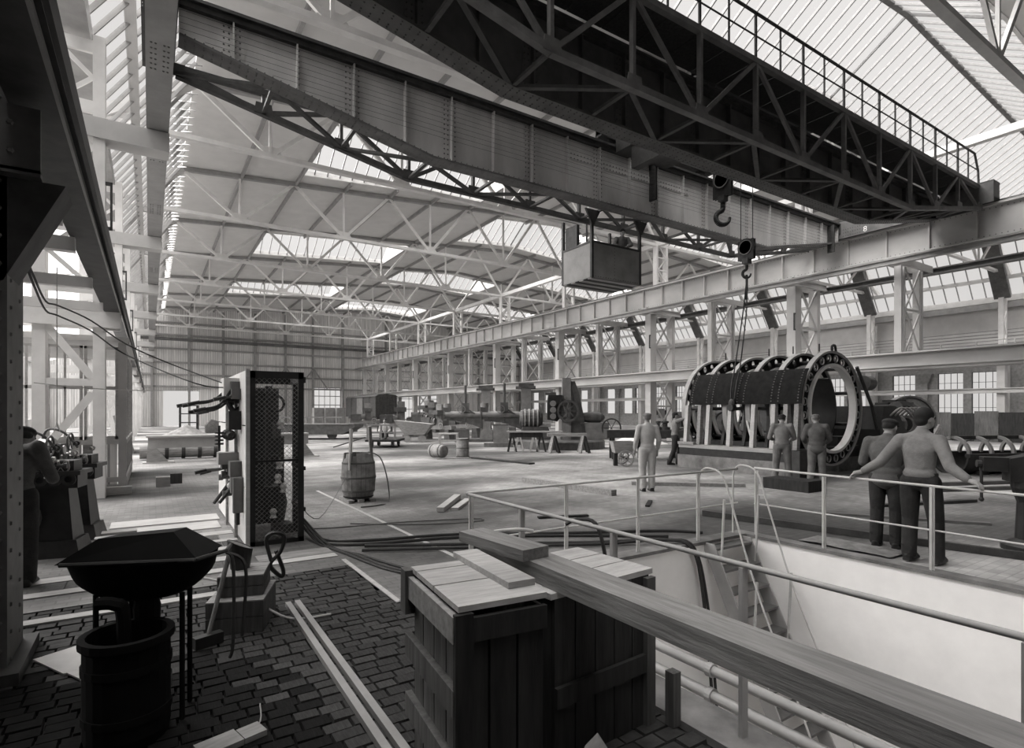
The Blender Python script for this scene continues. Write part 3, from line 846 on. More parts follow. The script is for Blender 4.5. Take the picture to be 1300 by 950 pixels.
# ================================================================ overhead crane
CX0, CX1 = .45, 23.6
ZT, ZB, ZE = 9.33, 7.63, 8.62
KX0, KX1 = 5.5, 18.5
def zbot(x):
    if x < KX0: return ZE + (ZB-ZE)*(x-CX0)/(KX0-CX0)
    if x > KX1: return ZB + (ZE-ZB)*(x-KX1)/(CX1-KX1)
    return ZB
crane = thing('overhead_crane', 'riveted overhead travelling crane spanning the hall on two runway girders', 'crane', (12.0, 10.3, 8.79))
def girder(Y, face, far):
    prof = [(CX0,ZE),(KX0,ZB),(KX1,ZB),(CX1,ZE),(CX1,ZT),(CX0,ZT)]
    mname = 'steel_crane' if far else 'crane_dark'  # far girder painted as lit, near one as backlit
    g = MB().prism(prof, 'y', Y-.015, Y+.015).build('main_girder', mname, crane, world=True)
    g['label'] = 'grey riveted plate girder with thin wires' if far else 'dark riveted plate girder'
    MB().box(CX0,CX1,Y-.2,Y+.2,ZT-.03,ZT+.03).build('top_flange', 'steel_dark', g, world=True)
    MB().box(CX0,CX1,Y-.13,Y-.02,ZT-.14,ZT-.03).box(CX0,CX1,Y+.02,Y+.13,ZT-.14,ZT-.03).build('top_angle', 'steel_dark', g, world=True)
    mb = MB()
    pts = [(CX0,ZE),(KX0,ZB),(KX1,ZB),(CX1,ZE)]
    for a, b in zip(pts[:-1], pts[1:]): mb.bar((a[0],Y,a[1]-.02),(b[0],Y,b[1]-.02),.42,.05)
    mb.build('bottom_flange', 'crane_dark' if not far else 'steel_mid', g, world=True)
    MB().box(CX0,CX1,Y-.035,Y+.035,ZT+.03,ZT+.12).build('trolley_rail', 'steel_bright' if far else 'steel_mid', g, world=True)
    s = -1 if face < 0 else 1
    xs = [1.35 + 1.165*k for k in range(20)]
    rv = MB()
    for i, x in enumerate(xs):
        zb = zbot(x)
        wide = i % 2 == 0
        MB().box(x-.015,x+.015,min(Y+s*.015,Y+s*.13),max(Y+s*.015,Y+s*.13),zb+.03,ZT-.14).build('stiffener', mname, g, world=True)
        if wide:
            MB().box(x-.2,x+.2,min(Y+s*.015,Y+s*.027),max(Y+s*.015,Y+s*.027),zb+.08,ZT-.15).build('splice_plate', mname, g, world=True)
        n = int((ZT-.18-zb)/.115)
        for k in range(n):
            z = zb+.1+k*.115
            rv.rivet((x+.045,Y+s*.017,z),(0,s,0),.02)
            if wide:
                for dx in (-.16,-.07,.12): rv.rivet((x+dx,Y+s*.027,z),(0,s,0),.02)
    if far:
        for x0, x1, z in ((9.5,12.2,8.75),(12.2,14.5,8.75)):
            MB().box(x0,x1,Y-.03,Y-.015,z-.1,z+.1).build('splice_plate', mname, g, world=True)
            for k in range(int((x1-x0)/.12)):
                for dz in (-.06,.06): rv.rivet((x0+.06+k*.12,Y-.03,z+dz),(0,-1,0),.02)
    # flange rivets seen from beneath
    x = CX0+.1
    while x < CX1-.1:
        z = zbot(x)-.045
        for yy in (-.15,-.08,.08,.15): rv.rivet((x,Y+yy,z),(0,0,-1),.018,5)
        if far or s < 0: rv.rivet((x,Y+s*.13,zbot(x)+.06),(0,s,0),.016,5)
        x += .15
    rv.build('rivets', 'steel_mid' if far else 'steel_dark', g, world=True, kind='stuff')
    return g
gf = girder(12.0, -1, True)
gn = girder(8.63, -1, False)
# conductor wires strung along the far girder
for k in range(9):
    z = ZT-.28-.115*k
    x0 = CX0 + max(0, (ZE+.05-z))*5.1; x1 = CX1-.3 - max(0, (ZE+.05-z))*5.1
    pts = [(x0,11.8,z)] + [(x0+(x1-x0)*i/6, 11.8, z-.02*(i%2)) for i in range(1,6)] + [(x1,11.8,z)]
    MB().path(pts, .0035, 4).build('conductor_wire', 'steel_dark', gf, world=True)
for x in (12.75, 22.9):
    MB().box(x-.03,x+.03,11.72,11.98,8.1,ZT-.15).build('insulator_bracket', 'steel_dark', gf, world=True)
    for k in range(9): MB().tube((x,11.72,ZT-.28-.115*k),(x,11.9,ZT-.28-.115*k),.035,n=8).build('insulator', 'steel_dark', gf, world=True)
# outrigger lattice girders
def aux(Y, ztop, mname):
    a = MB()
    pts = [(CX0,ZE),(KX0,ZB),(KX1,ZB),(CX1,ZE)]
    for p, q in zip(pts[:-1], pts[1:]): a.bar((p[0],Y,p[1]),(q[0],Y,q[1]),.14,.12)
    a = a.build('lattice_girder', mname, crane, world=True)
    MB().box(CX0,CX1,Y-.06,Y+.06,ztop-.06,ztop+.06).build('top_chord', mname, a, world=True)
    xs = [CX0, 2.1, 3.8] + [5.5+1.857*k for k in range(8)] + [20.2, 21.9, CX1]
    for i, x in enumerate(xs):
        MB().box(x-.035,x+.035,Y-.05,Y+.05,zbot(x),ztop).build('upright', mname, a, world=True)
        if i < len(xs)-1:
            x2 = xs[i+1]
            p, q = ((x,zbot(x)),(x2,ztop)) if i % 2 else ((x,ztop),(x2,zbot(x2)))
            MB().bar((p[0],Y,p[1]),(q[0],Y,q[1]),.09,.07,up=(0,1,0)).build('diagonal', mname, a, world=True)
        MB().prism([(x-.2,zbot(x)-.05),(x+.2,zbot(x)-.05),(x+.16,zbot(x)+.2),(x-.16,zbot(x)+.2)],'y',Y-.065,Y-.045).build('gusset_plate', mname, a, world=True)
    return a, xs
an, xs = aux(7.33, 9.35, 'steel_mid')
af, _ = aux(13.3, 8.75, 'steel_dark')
an['label'] = 'dark lattice outrigger with handrail'
# bracing between main and outrigger girders (level with the bottom flanges)
for Y0, Y1 in ((8.5, 7.38), (12.1, 13.25)):
    for i in range(len(xs)-1):
        x, x2 = xs[i], xs[i+1]
        p, q = ((x,Y0,zbot(x)-.01),(x2,Y1,zbot(x2)-.01)) if i % 2 else ((x,Y1,zbot(x)-.01),(x2,Y0,zbot(x2)-.01))
        MB().bar(p, q, .1, .06).build('brace', 'steel_dark', crane, world=True)
        MB().bar((x2,Y0,zbot(x2)),(x2,Y1,zbot(x2)),.08,.06).build('brace', 'steel_dark', crane, world=True)
        # sway bracing from the outrigger foot to the main web
        if Y1 < 9 and i % 2: MB().bar((x2,Y1,zbot(x2)+.03),(x2,Y0,zbot(x2)+.9),.07,.06).build('brace', 'steel_dark', crane, world=True)
# walkway deck + handrail
nb = 26
for k in range(nb):
    x0 = CX0+(CX1-CX0)*k/nb; x1 = CX0+(CX1-CX0)*(k+1)/nb
    MB().box(x0+.01,x1-.01,7.4,8.42,9.41,9.45).build('deck_plank', 'wood_dark', crane, world=True)
hr = MB().path([(CX0,7.33,10.42),(KX0,7.33,10.42),(KX1,7.33,10.42),(CX1-.3,7.33,10.42),(CX1,7.33,9.9),(CX1+.05,7.33,9.4)], .035, 6).build('handrail', 'steel_dark', crane, world=True)
MB().path([(CX0,7.33,9.92),(CX1-.1,7.33,9.92)], .018, 6).build('mid_rail', 'steel_dark', hr, world=True)
for i, x in enumerate(xs[:-1] + [(p+q)/2 for p, q in zip(xs[:-1], xs[1:])]):
    MB().tube((x,7.33,9.35),(x,7.33,10.42),.035 if i < len(xs) else .025,n=6).build('handrail_post', 'steel_dark', hr, world=True)
# end carriages
for x, lab in ((23.6, 1), (-.1, 0)):
    e = MB().box(x,x+.5,6.9,13.9,8.95,9.42).build('end_carriage', 'steel_mid', crane, world=True)
    MB().box(x-.04,x+.54,6.9,13.9,9.42,9.47).build('cover_plate', 'steel_dark', e, world=True)
    MB().box(x-.03,x+.53,6.9,13.9,8.91,8.95).build('base_plate', 'steel_dark', e, world=True)
    if lab: MB().box(x-.05,x-.001,6.9,13.9,8.74,9.42).build('side_plate', 'steel_mid', e, world=True)
    rv = MB()
    for k in range(12):
        for z in (8.82, 8.95, 9.08): rv.rivet((x-(.05 if lab else 0), 11.7-.09*k if k < 8 else 8.9-.1*k+.8, z), (-1,0,0), .02)
    rv.build('rivets', 'steel_dark', e, world=True, kind='stuff')
    for y in (7.4, 13.4, 9.0, 11.8):
        MB().lathe([(.1,-.07),(.27,-.07),(.3,-.05),(.3,.05),(.27,.07),(.1,.07)], (x+.25,y,9.17), 'x', 20).build('travel_wheel', 'steel_dark', e, world=True)
    if lab:
        cu = bpy.data.curves.new('number_mark', 'FONT'); cu.body = '8'; cu.size = .3; cu.extrude = .004
        to = bpy.data.objects.new('tmp', cu); COL.objects.link(to)
        me = bpy.data.meshes.new_from_object(to.evaluated_get(bpy.context.evaluated_depsgraph_get()))
        bpy.data.objects.remove(to); me.materials.append(MATS['paint_white'])
        o = bpy.data.objects.new('number_mark', me); COL.objects.link(o); o.parent = e
        o.location = Vector((x-.056, 10.95, 8.8)) - wloc(e); o.rotation_euler = (R(90), 0, R(-90))
        o['label'] = 'painted white number 8'
# taper boxes where the girders reach the carriage
for Y in (8.63, 12.0):
    MB().box(CX1-.1,CX1+.35,Y-.2,Y+.2,8.95,9.35).build('end_plate', 'steel_dark', crane, world=True)

# ---- driver's cab hung from the far girder
cab = MB()
x0,x1,y0,y1,z0,z1 = 10.8,12.8,12.4,13.8,5.66,6.7
cab.box(x0,x1,y0,y0+.025,z0,z1).box(x0,x1,y1-.025,y1,z0,z1).box(x0,x0+.025,y0,y1,z0,z1).box(x1-.025,x1,y0,y1,z0,z1)
cabo = cab.build('driver_cab', 'cab_steel', crane, world=True)
cabo['label'] = 'open grey sheet steel driver cab'
for k in range(7):
    MB().box(x0+.02,x1-.02,y0+.02+k*.195,y0+.02+(k+1)*.195-.012,z0-.03,z0+.02).build('floor_plank', 'wood_dark' if k % 2 else 'wood_mid', cabo, world=True)
for (px,py) in ((x0+.03,y0+.03),(x1-.03,y0+.03),(x0+.03,y1-.03),(x1-.03,y1-.03)):
    MB().box(px-.04,px+.04,py-.04,py+.04,z0,7.62).build('hanger_post', 'steel_dark', cabo, world=True)
for px in (x0+.03, x1-.03):
    MB().prism([(px-.28,7.62),(px+.28,7.62),(px+.05,7.2),(px-.05,7.2)],'y',y0-.03,y0+.03).build('gusset_plate', 'steel_dark', cabo, world=True)
MB().box(x0,x1,y0-.02,y0+.04,z1-.03,z1+.03).box(x0-.02,x0+.04,y0,y1,z1-.03,z1+.03).box(x0,x1,y1-.03,y1+.02,z1-.03,z1+.03).build('rim', 'steel_dark', cabo, world=True)
rv = MB()
for k in range(10):
    z = z0+.06+k*.1
    for xx in (x0+.04, (x0+x1)/2-.1, x1-.05): rv.rivet((xx,y0,z),(0,-1,0),.014,5)
    rv.rivet((x0,y0+.06,z),(-1,0,0),.014,5)
for k in range(20): rv.rivet((x0+.05+k*.1,y0,z0+.04),(0,-1,0),.014,5)
rv.build('rivets', 'steel_dark', cabo, world=True, kind='stuff')
ctl = MB().box(x0+.06,x0+.16,y0+.75,y1-.1,z0+.6,z0+1.75).build('control_board', 'steel_dark', cabo, world=True)
for k in range(6):
    MB().tube((x0+.16,y0+.85+.18*(k%3),z0+1.2+.3*(k//3)),(x0+.3,y0+.85+.18*(k%3),z0+1.25+.3*(k//3)),.025,n=6).build('contact', 'steel_bright', ctl, world=True)
MB().tube((x0+.75,y1-.3,z0),(x0+.75,y1-.3,z0+1.0),.05,n=8).sphere((x0+.75,y1-.3,z0+1.2),(.15,.15,.16)).build('controller', 'steel_dark', cabo, world=True)
MB().tube((x0+.75,y1-.3,z0+1.3),(x0+.75,y1-.3,7.7),.03,n=6).build('conduit', 'steel_dark', cabo, world=True)
for k in range(5): MB().tube((x0+.45,y1-.05,z0+1.1+.2*k),(x0+.72,y1-.05,z0+1.1+.2*k),.012,n=5).build('ladder_rung', 'steel_dark', cabo, world=True)

# ---- trolley with hooks
tr = thing('crane_trolley', 'dark hoist trolley riding on rails between the two crane girders', 'trolley', (13.0, 10.3, 9.46))
MB().box(10.7,15.6,8.5,8.76,9.55,9.8).box(10.7,15.6,11.87,12.13,9.55,9.8).build('side_frame', 'steel_dark', tr, world=True)
for x in (10.8, 13.0, 15.4): MB().box(x-.1,x+.1,8.5,12.1,9.6,9.8).build('cross_beam', 'steel_dark', tr, world=True)
for x in (11.2, 15.1):
    for y in (8.63, 12.0): MB().lathe([(.08,-.06),(.2,-.06),(.2,.06),(.08,.06)], (x,y,9.65), 'y', 18).build('wheel', 'steel_dark', tr, world=True)
MB().lathe([(.0,-1.1),(.42,-1.1),(.42,-1.02),(.36,-1.02),(.36,1.02),(.42,1.02),(.42,1.1),(0,1.1)], (15.0,10.3,9.9), 'y', 24, cap=False).build('rope_drum', 'steel_mid', tr, world=True)
MB().box(10.9,12.9,9.1,11.5,8.95,9.58).build('gear_casing', 'steel_dark', tr, world=True)
MB().box(11.0,11.25,9.0,11.0,8.35,8.95).box(11.0,13.4,9.0,9.3,8.62,8.95).build('hoist_frame', 'steel_dark', tr, world=True)
MB().lathe([(.0,-.45),(.3,-.45),(.34,-.3),(.34,.3),(.3,.45),(0,.45)], (12.4,10.2,10.1), 'x', 18, cap=False).build('motor', 'steel_mid', tr, world=True)
MB().box(13.1,13.5,9.9,10.5,8.75,9.0).build('contact_box', 'paint_white', tr, world=True)
def hook_mesh(mb, c, r, t):
    pts = [(c[0],c[1],c[2]+r*2.2),(c[0],c[1],c[2]+r*1.35)]
    for k in range(13):
        a = R(120 + 25*k) if False else R(100 + 22*k)
        pts.append((c[0]+r*math.cos(a), c[1], c[2]+r*math.sin(a)))
    p = smooth_pts(pts, 2); n = len(p)
    for i in range(n-1):
        f = 1 - max(0, (i-n*.6)/(n*.4))*.55
        mb.tube(p[i], p[i+1], t*f, t*f, 10)
    return mb
def hook_block(name, label, c, w, hgt, hook_r, top, ropes):
    b = thing(name, label, 'hook', c)
    MB().box(-.06,-.03,-w,w,.0,hgt).box(.03,.06,-w,w,0,hgt).lathe([(.0,-.062),(w*1.05,-.062),(w*1.05,.062),(0,.062)],(0,0,hgt*.62),'x',18,cap=False).build('cheek_plate', 'steel_black', b)
    MB().lathe([(.04,-.09),(w*.85,-.09),(w*.85,-.065),(w*.75,-.065),(w*.75,-.09)],(0,0,hgt*.62),'x',18).build('sheave', 'steel_mid', b)
    MB().box(-.1,.1,-.1,.1,-.12,.05).build('crosshead', 'steel_dark', b)
    hk = MB(); hook_mesh(hk, (0,0,-.15-hook_r*2.2), hook_r, hook_r*.36)
    ho = hk.build('hook', 'steel_black', b, smooth=True); ho.rotation_euler = (0,0,R(-35))
    for dy in ropes:
        MB().tube((0,dy,hgt*.6),(0,dy,top-c[2]),.013,n=5).build('rope', 'steel_black', b)
    return b
hook_block('hook_block', 'large empty black crane hook hanging below the trolley', (13.97,10.3,7.95), .3, .85, .2, 9.9, (-.2,-.1,.1,.2))
hook_block('hook_block', 'small sheave block holding the sling above the ribbed drum', (15.1,10.3,6.3), .26, .6, .12, 9.9, (-.2,.2))
# sling to the curved plate
sl = thing('lifting_sling', 'dark rope sling running from the small hook block to the curved riveted plate', 'sling', (14.4,10.2,1.9))
MB().path(smooth_pts([(15.1,10.3,5.75),(14.9,10.27,4.8),(14.42,10.22,3.05),(14.2,10.18,2.5),(14.13,10.15,1.95)]), .02, 6).build('rope', 'steel_black', sl, world=True)
MB().path(smooth_pts([(15.1,10.3,5.75),(14.88,10.15,4.8),(14.42,10.05,3.05),(14.2,10.02,2.5),(14.13,10.05,1.95)]), .02, 6).build('rope', 'steel_black', sl, world=True)
MB().path([(15.1,10.3,5.85),(15.08,10.28,5.4),(15.03,10.27,5.1)], .04, 6).build('splice', 'steel_black', sl, world=True)
MB().sphere((14.1,10.1,1.98),(.07,.1,.12)).build('shackle', 'steel_dark', sl, world=True)
MB().lathe([(.1,-.09),(.12,0),(.1,.09)],(14.1,10.1,1.85),'x',10).build('chain_knot', 'steel_black', sl, world=True)
# ================================================================ ribbed drum being assembled
DX, DZ, RO, RI = 15.95, 1.82, 1.6, 1.2
dr = thing('machine_drum', 'large dark ribbed generator frame of pierced rings lying on its side', 'machine', (DX, 10.1, .72))
def ring_mesh(m_front):
    # annulus with round holes: outer hoop, inner hoop and a web pierced by holes
    mb = MB()
    N = 24
    mid, hr = (RO+RI)/2 + .0, .095
    for k in range(N):
        a0 = 360/N*k; ac = R(a0 + 180/N); cx, cz = mid*math.cos(ac), mid*math.sin(ac)
        # patch around one hole: outer border 16 pts, hole 16 pts
        out = []
        for j in range(5): t = R(a0 + 360/N*j/4); out.append(((RO-.05)*math.cos(t), (RO-.05)*math.sin(t)))
        t = R(a0+360/N)
        for f in (.25,.5,.75): r = (RO-.05)+(RI+.05-(RO-.05))*f; out.append((r*math.cos(t), r*math.sin(t)))
        for j in range(5): t = R(a0+360/N - 360/N*j/4); out.append(((RI+.05)*math.cos(t), (RI+.05)*math.sin(t)))
        t = R(a0)
        for f in (.75,.5,.25): r = (RO-.05)+(RI+.05-(RO-.05))*f; out.append((r*math.cos(t), r*math.sin(t)))
        n = len(out)
        inn = []
        for p in out:
            v = Vector((p[0]-cx, p[1]-cz)).normalized()*hr; inn.append((cx+v.x, cz+v.y))
        vs = [(x,-.02,z) for x,z in out] + [(x,-.02,z) for x,z in inn] + [(x,.02,z) for x,z in out] + [(x,.02,z) for x,z in inn]
        fs = []
        for j in range(n):
            q = (j+1) % n
            fs += [(j,q,n+q,n+j), (2*n+q,2*n+j,3*n+j,3*n+q), (n+j,n+q,3*n+q,3*n+j)]
        mb.add(vs, fs)
    return mb
web_me = ring_mesh(0).mesh('ring_web'); web_me.materials.append(MATS['plate_dark'])
hoop_o = MB().ring((0,0,0), RO-.06, RO, -.075, .075, 'y', 64).mesh('outer_hoop'); hoop_o.materials.append(MATS['steel_pale'])  # pale all round to paint in the light on the top rims
hoop_i = MB().ring((0,0,0), RI-.03, RI+.05, -.1, .1, 'y', 64).mesh('inner_hoop'); hoop_i.materials.append(MATS['paint_white'])
hm = MB(); 
for k in range(24):
    ac = R(15*k + 7.5); hm.ring(((RO+RI)/2*math.cos(ac), 0, (RO+RI)/2*math.sin(ac)), .088, .108, -.05, -.02, 'y', 12)
lip_me = hm.mesh('hole_lips'); lip_me.materials.append(MATS['steel_pale'])
for k in range(6):
    w = bpy.data.objects.new('ring_web', web_me); COL.objects.link(w); w.parent = dr; w.location = (0, 8.25+.76*k-10.1, DZ-.72)
    for nm, me in (('outer_hoop', hoop_o), ('inner_hoop', hoop_i)) + ((('hole_lips', lip_me),) if k == 0 else ()):
        o = bpy.data.objects.new(nm, me); COL.objects.link(o); o.parent = w
        if nm == 'inner_hoop': o['label'] = 'pale machined inner ring'
for a in range(20, 360, 40):
    x, z = DX+1.32*math.cos(R(a)), DZ+1.32*math.sin(R(a))
    MB().tube((x,8.2,z),(x,12.1,z),.05,n=8).build('tie_bar', 'steel_black', dr, world=True)
mb = MB()
for a in (70, 95, 110):
    pass
for k in (0,1,2,4): 
    y = 8.3+.76*k
    MB().tube((DX-.15,y+.2,DZ+RO),(DX-.15,y+.2,DZ+RO+.22),.02,n=6).build('lug', 'steel_black', dr, world=True)
MB().path(smooth_pts([(DX+.05,8.25,DZ+RO-.02),(DX+.05,8.25,DZ+RO+.14),(DX+.2,8.25,DZ+RO+.16),(DX+.25,8.25,DZ+RO-.05)]), .035, 8).build('lifting_eye', 'steel_black', dr, world=True)
MB().box(DX+.85,DX+1.6,8.5,11.85,.722,1.0).build('foot', 'steel_black', dr, world=True)
MB().box(DX-1.45,DX-.8,8.5,11.85,.722,.86).build('foot', 'steel_black', dr, world=True)
for k in range(5):    # bell shaped rib feet standing on the bed
    y = 8.55+.72*k
    MB().prism([(DX-1.5,.74),(DX-.9,.74),(DX-1.05,1.1),(DX-1.1,1.6),(DX-1.0,1.95),(DX-1.45,1.95),(DX-1.36,1.6),(DX-1.4,1.1)],'y',y-.05,y+.05).build('rib_foot', 'steel_black', dr, world=True)
    MB().ring((DX-1.2,y-.06,1.62),.0,.07,-.01,.0,'y',12).ring((DX-1.22,y-.06,1.2),.0,.07,-.01,.0,'y',12).build('rib_boss', 'steel_pale', dr, world=True)
MB().ring((DX,9.9,DZ),RI-.06,RI-.02,-1.2,1.9,'y',40,-40,50).build('liner', 'steel_black', dr, world=True)
MB().path([(DX+1.1,8.1,DZ+1.2),(DX+1.75,8.0,DZ+.1),(DX+2.3,8.0,.75)], .05, 6).build('stay_rod', 'steel_dark', dr, world=True)
MB().lathe([(.0,-.2),(.22,-.2),(.22,.2),(0,.2)],(DX+1.75,8.15,DZ+.75),'x',16,cap=False).build('bearing', 'steel_mid', dr, world=True)
# curved plate slung against the drum
pl = thing('curved_plate', 'dark curved sheet of riveted boiler plate leaning on the ribbed drum', 'plate', (14.3, 9.9, 1.93))
MB().ring((DX,9.9,DZ),1.73,1.76,-1.8,1.8,'y',14,143,176).build('sheet', 'plate_dark', pl, world=True)
rv = MB()
for yy in (-1.7,-1.15,-.95,-.1,.1,.95,1.15,1.7):
    for k in range(12):
        a = R(145+2.6*k); rv.rivet((DX+1.76*math.cos(a), 9.9+yy, DZ+1.76*math.sin(a)), (math.cos(a),0,math.sin(a)), .022)
rv.build('rivets', 'steel_mid', pl, world=True, kind='stuff')
# bed under the drum
bd = thing('machine_bed', 'low concrete and steel bed carrying the ribbed drum', 'platform', (15.4, 10.2, 0))
for xa, xb in ((13.95, 15.25), (16.65, 17.9)):
    MB().box(xa,xb,8.4,11.95,.0,.4).build('concrete_base', 'concrete', bd, world=True)
    MB().box(xa+.03,xb-.03,8.42,11.9,.4,.62).build('steel_sill', 'steel_black', bd, world=True)
    MB().box(xa,xb-.02,8.4,11.9,.62,.72).build('bed_plate', 'steel_pale' if xa < 15 else 'steel_dark', bd, world=True)
MB().box(13.95,14.6,8.0,8.4,.0,.72).build('end_block', 'steel_dark', bd, world=True)
# timber props holding the curved plate
for i, (y, dx, lab) in enumerate([(11.75,0,'wood_pale'),(11.35,.12,'wood_mid'),(10.95,0,'wood_pale'),(10.2,0,'wood_pale'),(9.45,0,'wood_pale'),(8.85,0,'wood_pale'),(8.5,0,'wood_mid'),(8.2,0,'wood_mid')]):
    tag(MB().bar((14.12+dx,y,.725),(14.22,y-(.08 if dx else 0),1.925),.14,.12).build('timber_prop', lab),
        'upright timber prop under the curved plate, %s from the worker reaching up' % ORD[i] if not dx else 'leaning timber prop under the end of the curved plate', 'prop', 'timber props under the curved plate' if not dx else None)
tag(MB().bar((14.25,9.55,1.0),(14.5,9.85,1.5),.18,.05,up=(0,1,0)).build('timber_wedge', 'wood_pale'), 'slanting pale board stuck between the timber props', 'board')
tag(MB().bar((14.3,8.85,1.35),(14.4,8.95,1.95),.12,.05,up=(0,1,0)).build('timber_wedge', 'wood_pale'), 'small pale wedge board high between two timber props', 'board')
tag(MB().box(13.9,14.04,11.3,11.9,.725,.8).build('timber_pad', 'wood_mid'), 'flat timber pad at the far end of the machine bed', 'board')
# dark machine body behind the ring
bm_ = thing('machine_housing', 'dark bulky machine housing standing right of the ribbed drum', 'machine', (18.9,8.6,0))
MB().prism([(18.0,0),(20.3,0),(20.3,.9),(19.6,1.2),(19.0,1.9),(18.2,1.9),(18.0,1.2)],'y',7.9,9.4).build('casing', 'steel_black', bm_, world=True)
MB().box(18.2,20.0,7.8,7.9,.2,.8).build('inspection_cover', 'steel_dark', bm_, world=True)
MB().lathe([(0,-.3),(.35,-.3),(.4,0),(.35,.3),(0,.3)],(20.1,8.5,1.3),'x',18,cap=False).build('bearing_cap', 'steel_mid', bm_, world=True)
for k in range(5): MB().path(smooth_pts([(18.6+.3*k,7.9,1.6),(18.9+.3*k,7.7,1.85),(19.4+.25*k,7.6,1.55)]),.03,6).build('oil_pipe', 'steel_pale', bm_, world=True)
tag(MB().box(11.75,12.35,6.55,7.6,.0,.24).build('timber_block', 'wood_dark'), 'heavy dark timber packing block on the floor at the feet of two workers', 'timber')

# ================================================================ mid-ground machine tools (local x = across, y = deeper)
TH = math.atan2(460.0, 710.0)
def mach(name, label, cat, X, Y, group=None, rot=0): return thing(name, label, cat, (X,Y,0), -TH+R(rot), group)
def handwheel(mb, c, r, axis='y', t=.03, spokes=6):
    mb.ring(c, r-t, r+t*.3, -t*.6, t*.6, axis, 20)
    for k in range(spokes):
        a = 2*math.pi*k/spokes; p = (r*math.cos(a), r*math.sin(a))
        q = {'y': (c[0]+p[0],c[1],c[2]+p[1]), 'x': (c[0],c[1]+p[0],c[2]+p[1]), 'z': (c[0]+p[0],c[1]+p[1],c[2])}[axis]
        mb.bar(c, q, t*.6, t*.6)
    return mb
def radial_drill(X, Y, label, flip):
    t = mach('radial_drill', label, 'machine tool', X, Y)
    s = flip
    MB().box(-1.7,.6,-.7,.7,0,.16).build('base_plate', 'machine_dark', t)
    MB().prism([(-.35,.16),(.35,.16),(.27,.9),(.25,2.95),(-.25,2.95),(-.27,.9)],'y',-.3,.3).build('column', 'machine_grey', t)
    MB().box(-.4,.4,-.35,.35,2.95,3.2).build('column_cap', 'machine_dark', t)
    MB().tube((-.55,0,3.0),(.5,0,3.0),.09,n=10).build('drive_shaft', 'machine_dark', t)
    MB().lathe([(.26,-2.35),(.2,-2.3),(.17,-.3),(.24,-.3),(.24,.25),(0,.25)],(0,-.25,1.55),'x',18).build('arm_tube', 'machine_grey', t)
    MB().prism([(-2.2,1.38),(-.2,1.38),(-.2,.75),(-.7,.95),(-1.3,1.15),(-2.2,1.22)],'y',-.34,-.16).build('arm_rib', 'machine_dark', t)
    h = MB().box(-1.35,-.95,-.5,-.1,1.7,2.2).build('drill_head', 'machine_dark', t)
    MB().tube((-1.15,-.3,2.2),(-1.15,-.3,3.2),.07,n=8).build('spindle', 'machine_dark', h)
    MB().tube((-1.15,-.3,1.7),(-1.15,-.3,1.15),.06,n=8).build('drill_spindle', 'machine_dark', h)
    MB().tube((-1.3,-.4,2.0),(-.6,-.4,1.6),.05,n=6).build('feed_shaft', 'machine_dark', h)
    handwheel(MB(), (-1.35,-.55,1.85), .22).build('handwheel', 'machine_grey', h)
    MB().box(-1.75,-.95,-.65,.15,.16,.72).build('work_table', 'machine_dark', t)
    e = MB().box(-2.4,-2.0,-.4,.1,1.3,1.95).build('gear_box', 'machine_dark', t)
    MB().lathe([(.08,-.12),(.22,-.12),(.22,.12),(.08,.12)],(-2.2,-.2,2.05),'z',14).build('gear', 'machine_grey', e)
    MB().box(.3,.58,-.3,.3,.16,.7).build('motor_box', 'machine_grey', t)
    return t
radial_drill(16.15, 27.67, 'dark radial drilling machine with long arm, beside the box shaped iron drum', 1)
radial_drill(16.72, 24.43, 'dark radial drilling machine with taller column beside the slotting machine', 1)
# box shaped iron drum on a slab
t = mach('iron_bin', 'plain square sheet iron bin standing before the radial drilling machines', 'bin', 14.5, 23.4)
MB().box(-.36,.36,-.3,.3,.2,1.05).build('body', 'machine_grey', t)
MB().box(-.38,.38,-.32,.32,1.05,1.1).build('rim', 'machine_dark', t)
MB().box(-.8,.6,-.5,.5,0,.2).build('plinth', 'concrete', t)
# heavy slotting machine on a round base
t = mach('slotting_machine', 'tall dark slotting machine with wheel on a broad low base', 'machine tool', 16.45, 20.95)
MB().lathe([(2.0,0),(2.0,.34),(1.9,.4),(0,.4)],(0,.2,0),'z',28).build('base', 'machine_dark', t)
MB().prism([(-.1,.4),(1.1,.4),(.95,1.6),(.75,2.6),(.55,3.15),(.3,3.15),(.15,2.0)],'y',-.2,.45).build('column', 'machine_dark', t)
MB().box(-.05,.35,-.3,.1,.4,3.3).build('slide', 'machine_grey', t)
h = MB().prism([(-.75,1.35),(-.3,1.25),(-.1,1.5),(-.05,2.5),(-.7,2.5),(-.75,2.2)],'y',-.4,.1).build('tool_head', 'steel_black', t)
for z in (1.5,1.8,2.1): MB().lathe([(0,-.08),(.14,-.08),(.14,.08),(0,.08)],(-.5,-.45,z),'y',12,cap=False).build('gear_boss', 'machine_grey', h)
MB().box(-.85,-.35,-.4,.1,2.5,2.62).build('head_cap', 'machine_dark', h)
handwheel(MB(), (-1.05,-.1,1.75), .28, 'x').build('handwheel', 'machine_dark', h)
handwheel(MB(), (.2,-.42,1.75), .5, 'y', .07, 8).build('driving_wheel', 'machine_dark', t)
MB().box(.8,2.15,-.2,.7,.4,1.2).build('gear_case', 'machine_grey', t)
MB().lathe([(.1,-.5),(.22,-.5),(.26,-.2),(.26,.3),(.1,.5)],(1.5,.2,1.45),'x',16).build('gear_shaft', 'machine_dark', t)
handwheel(MB(), (2.25,-.3,.95), .45, 'y', .05).build('flywheel', 'steel_dark', t)
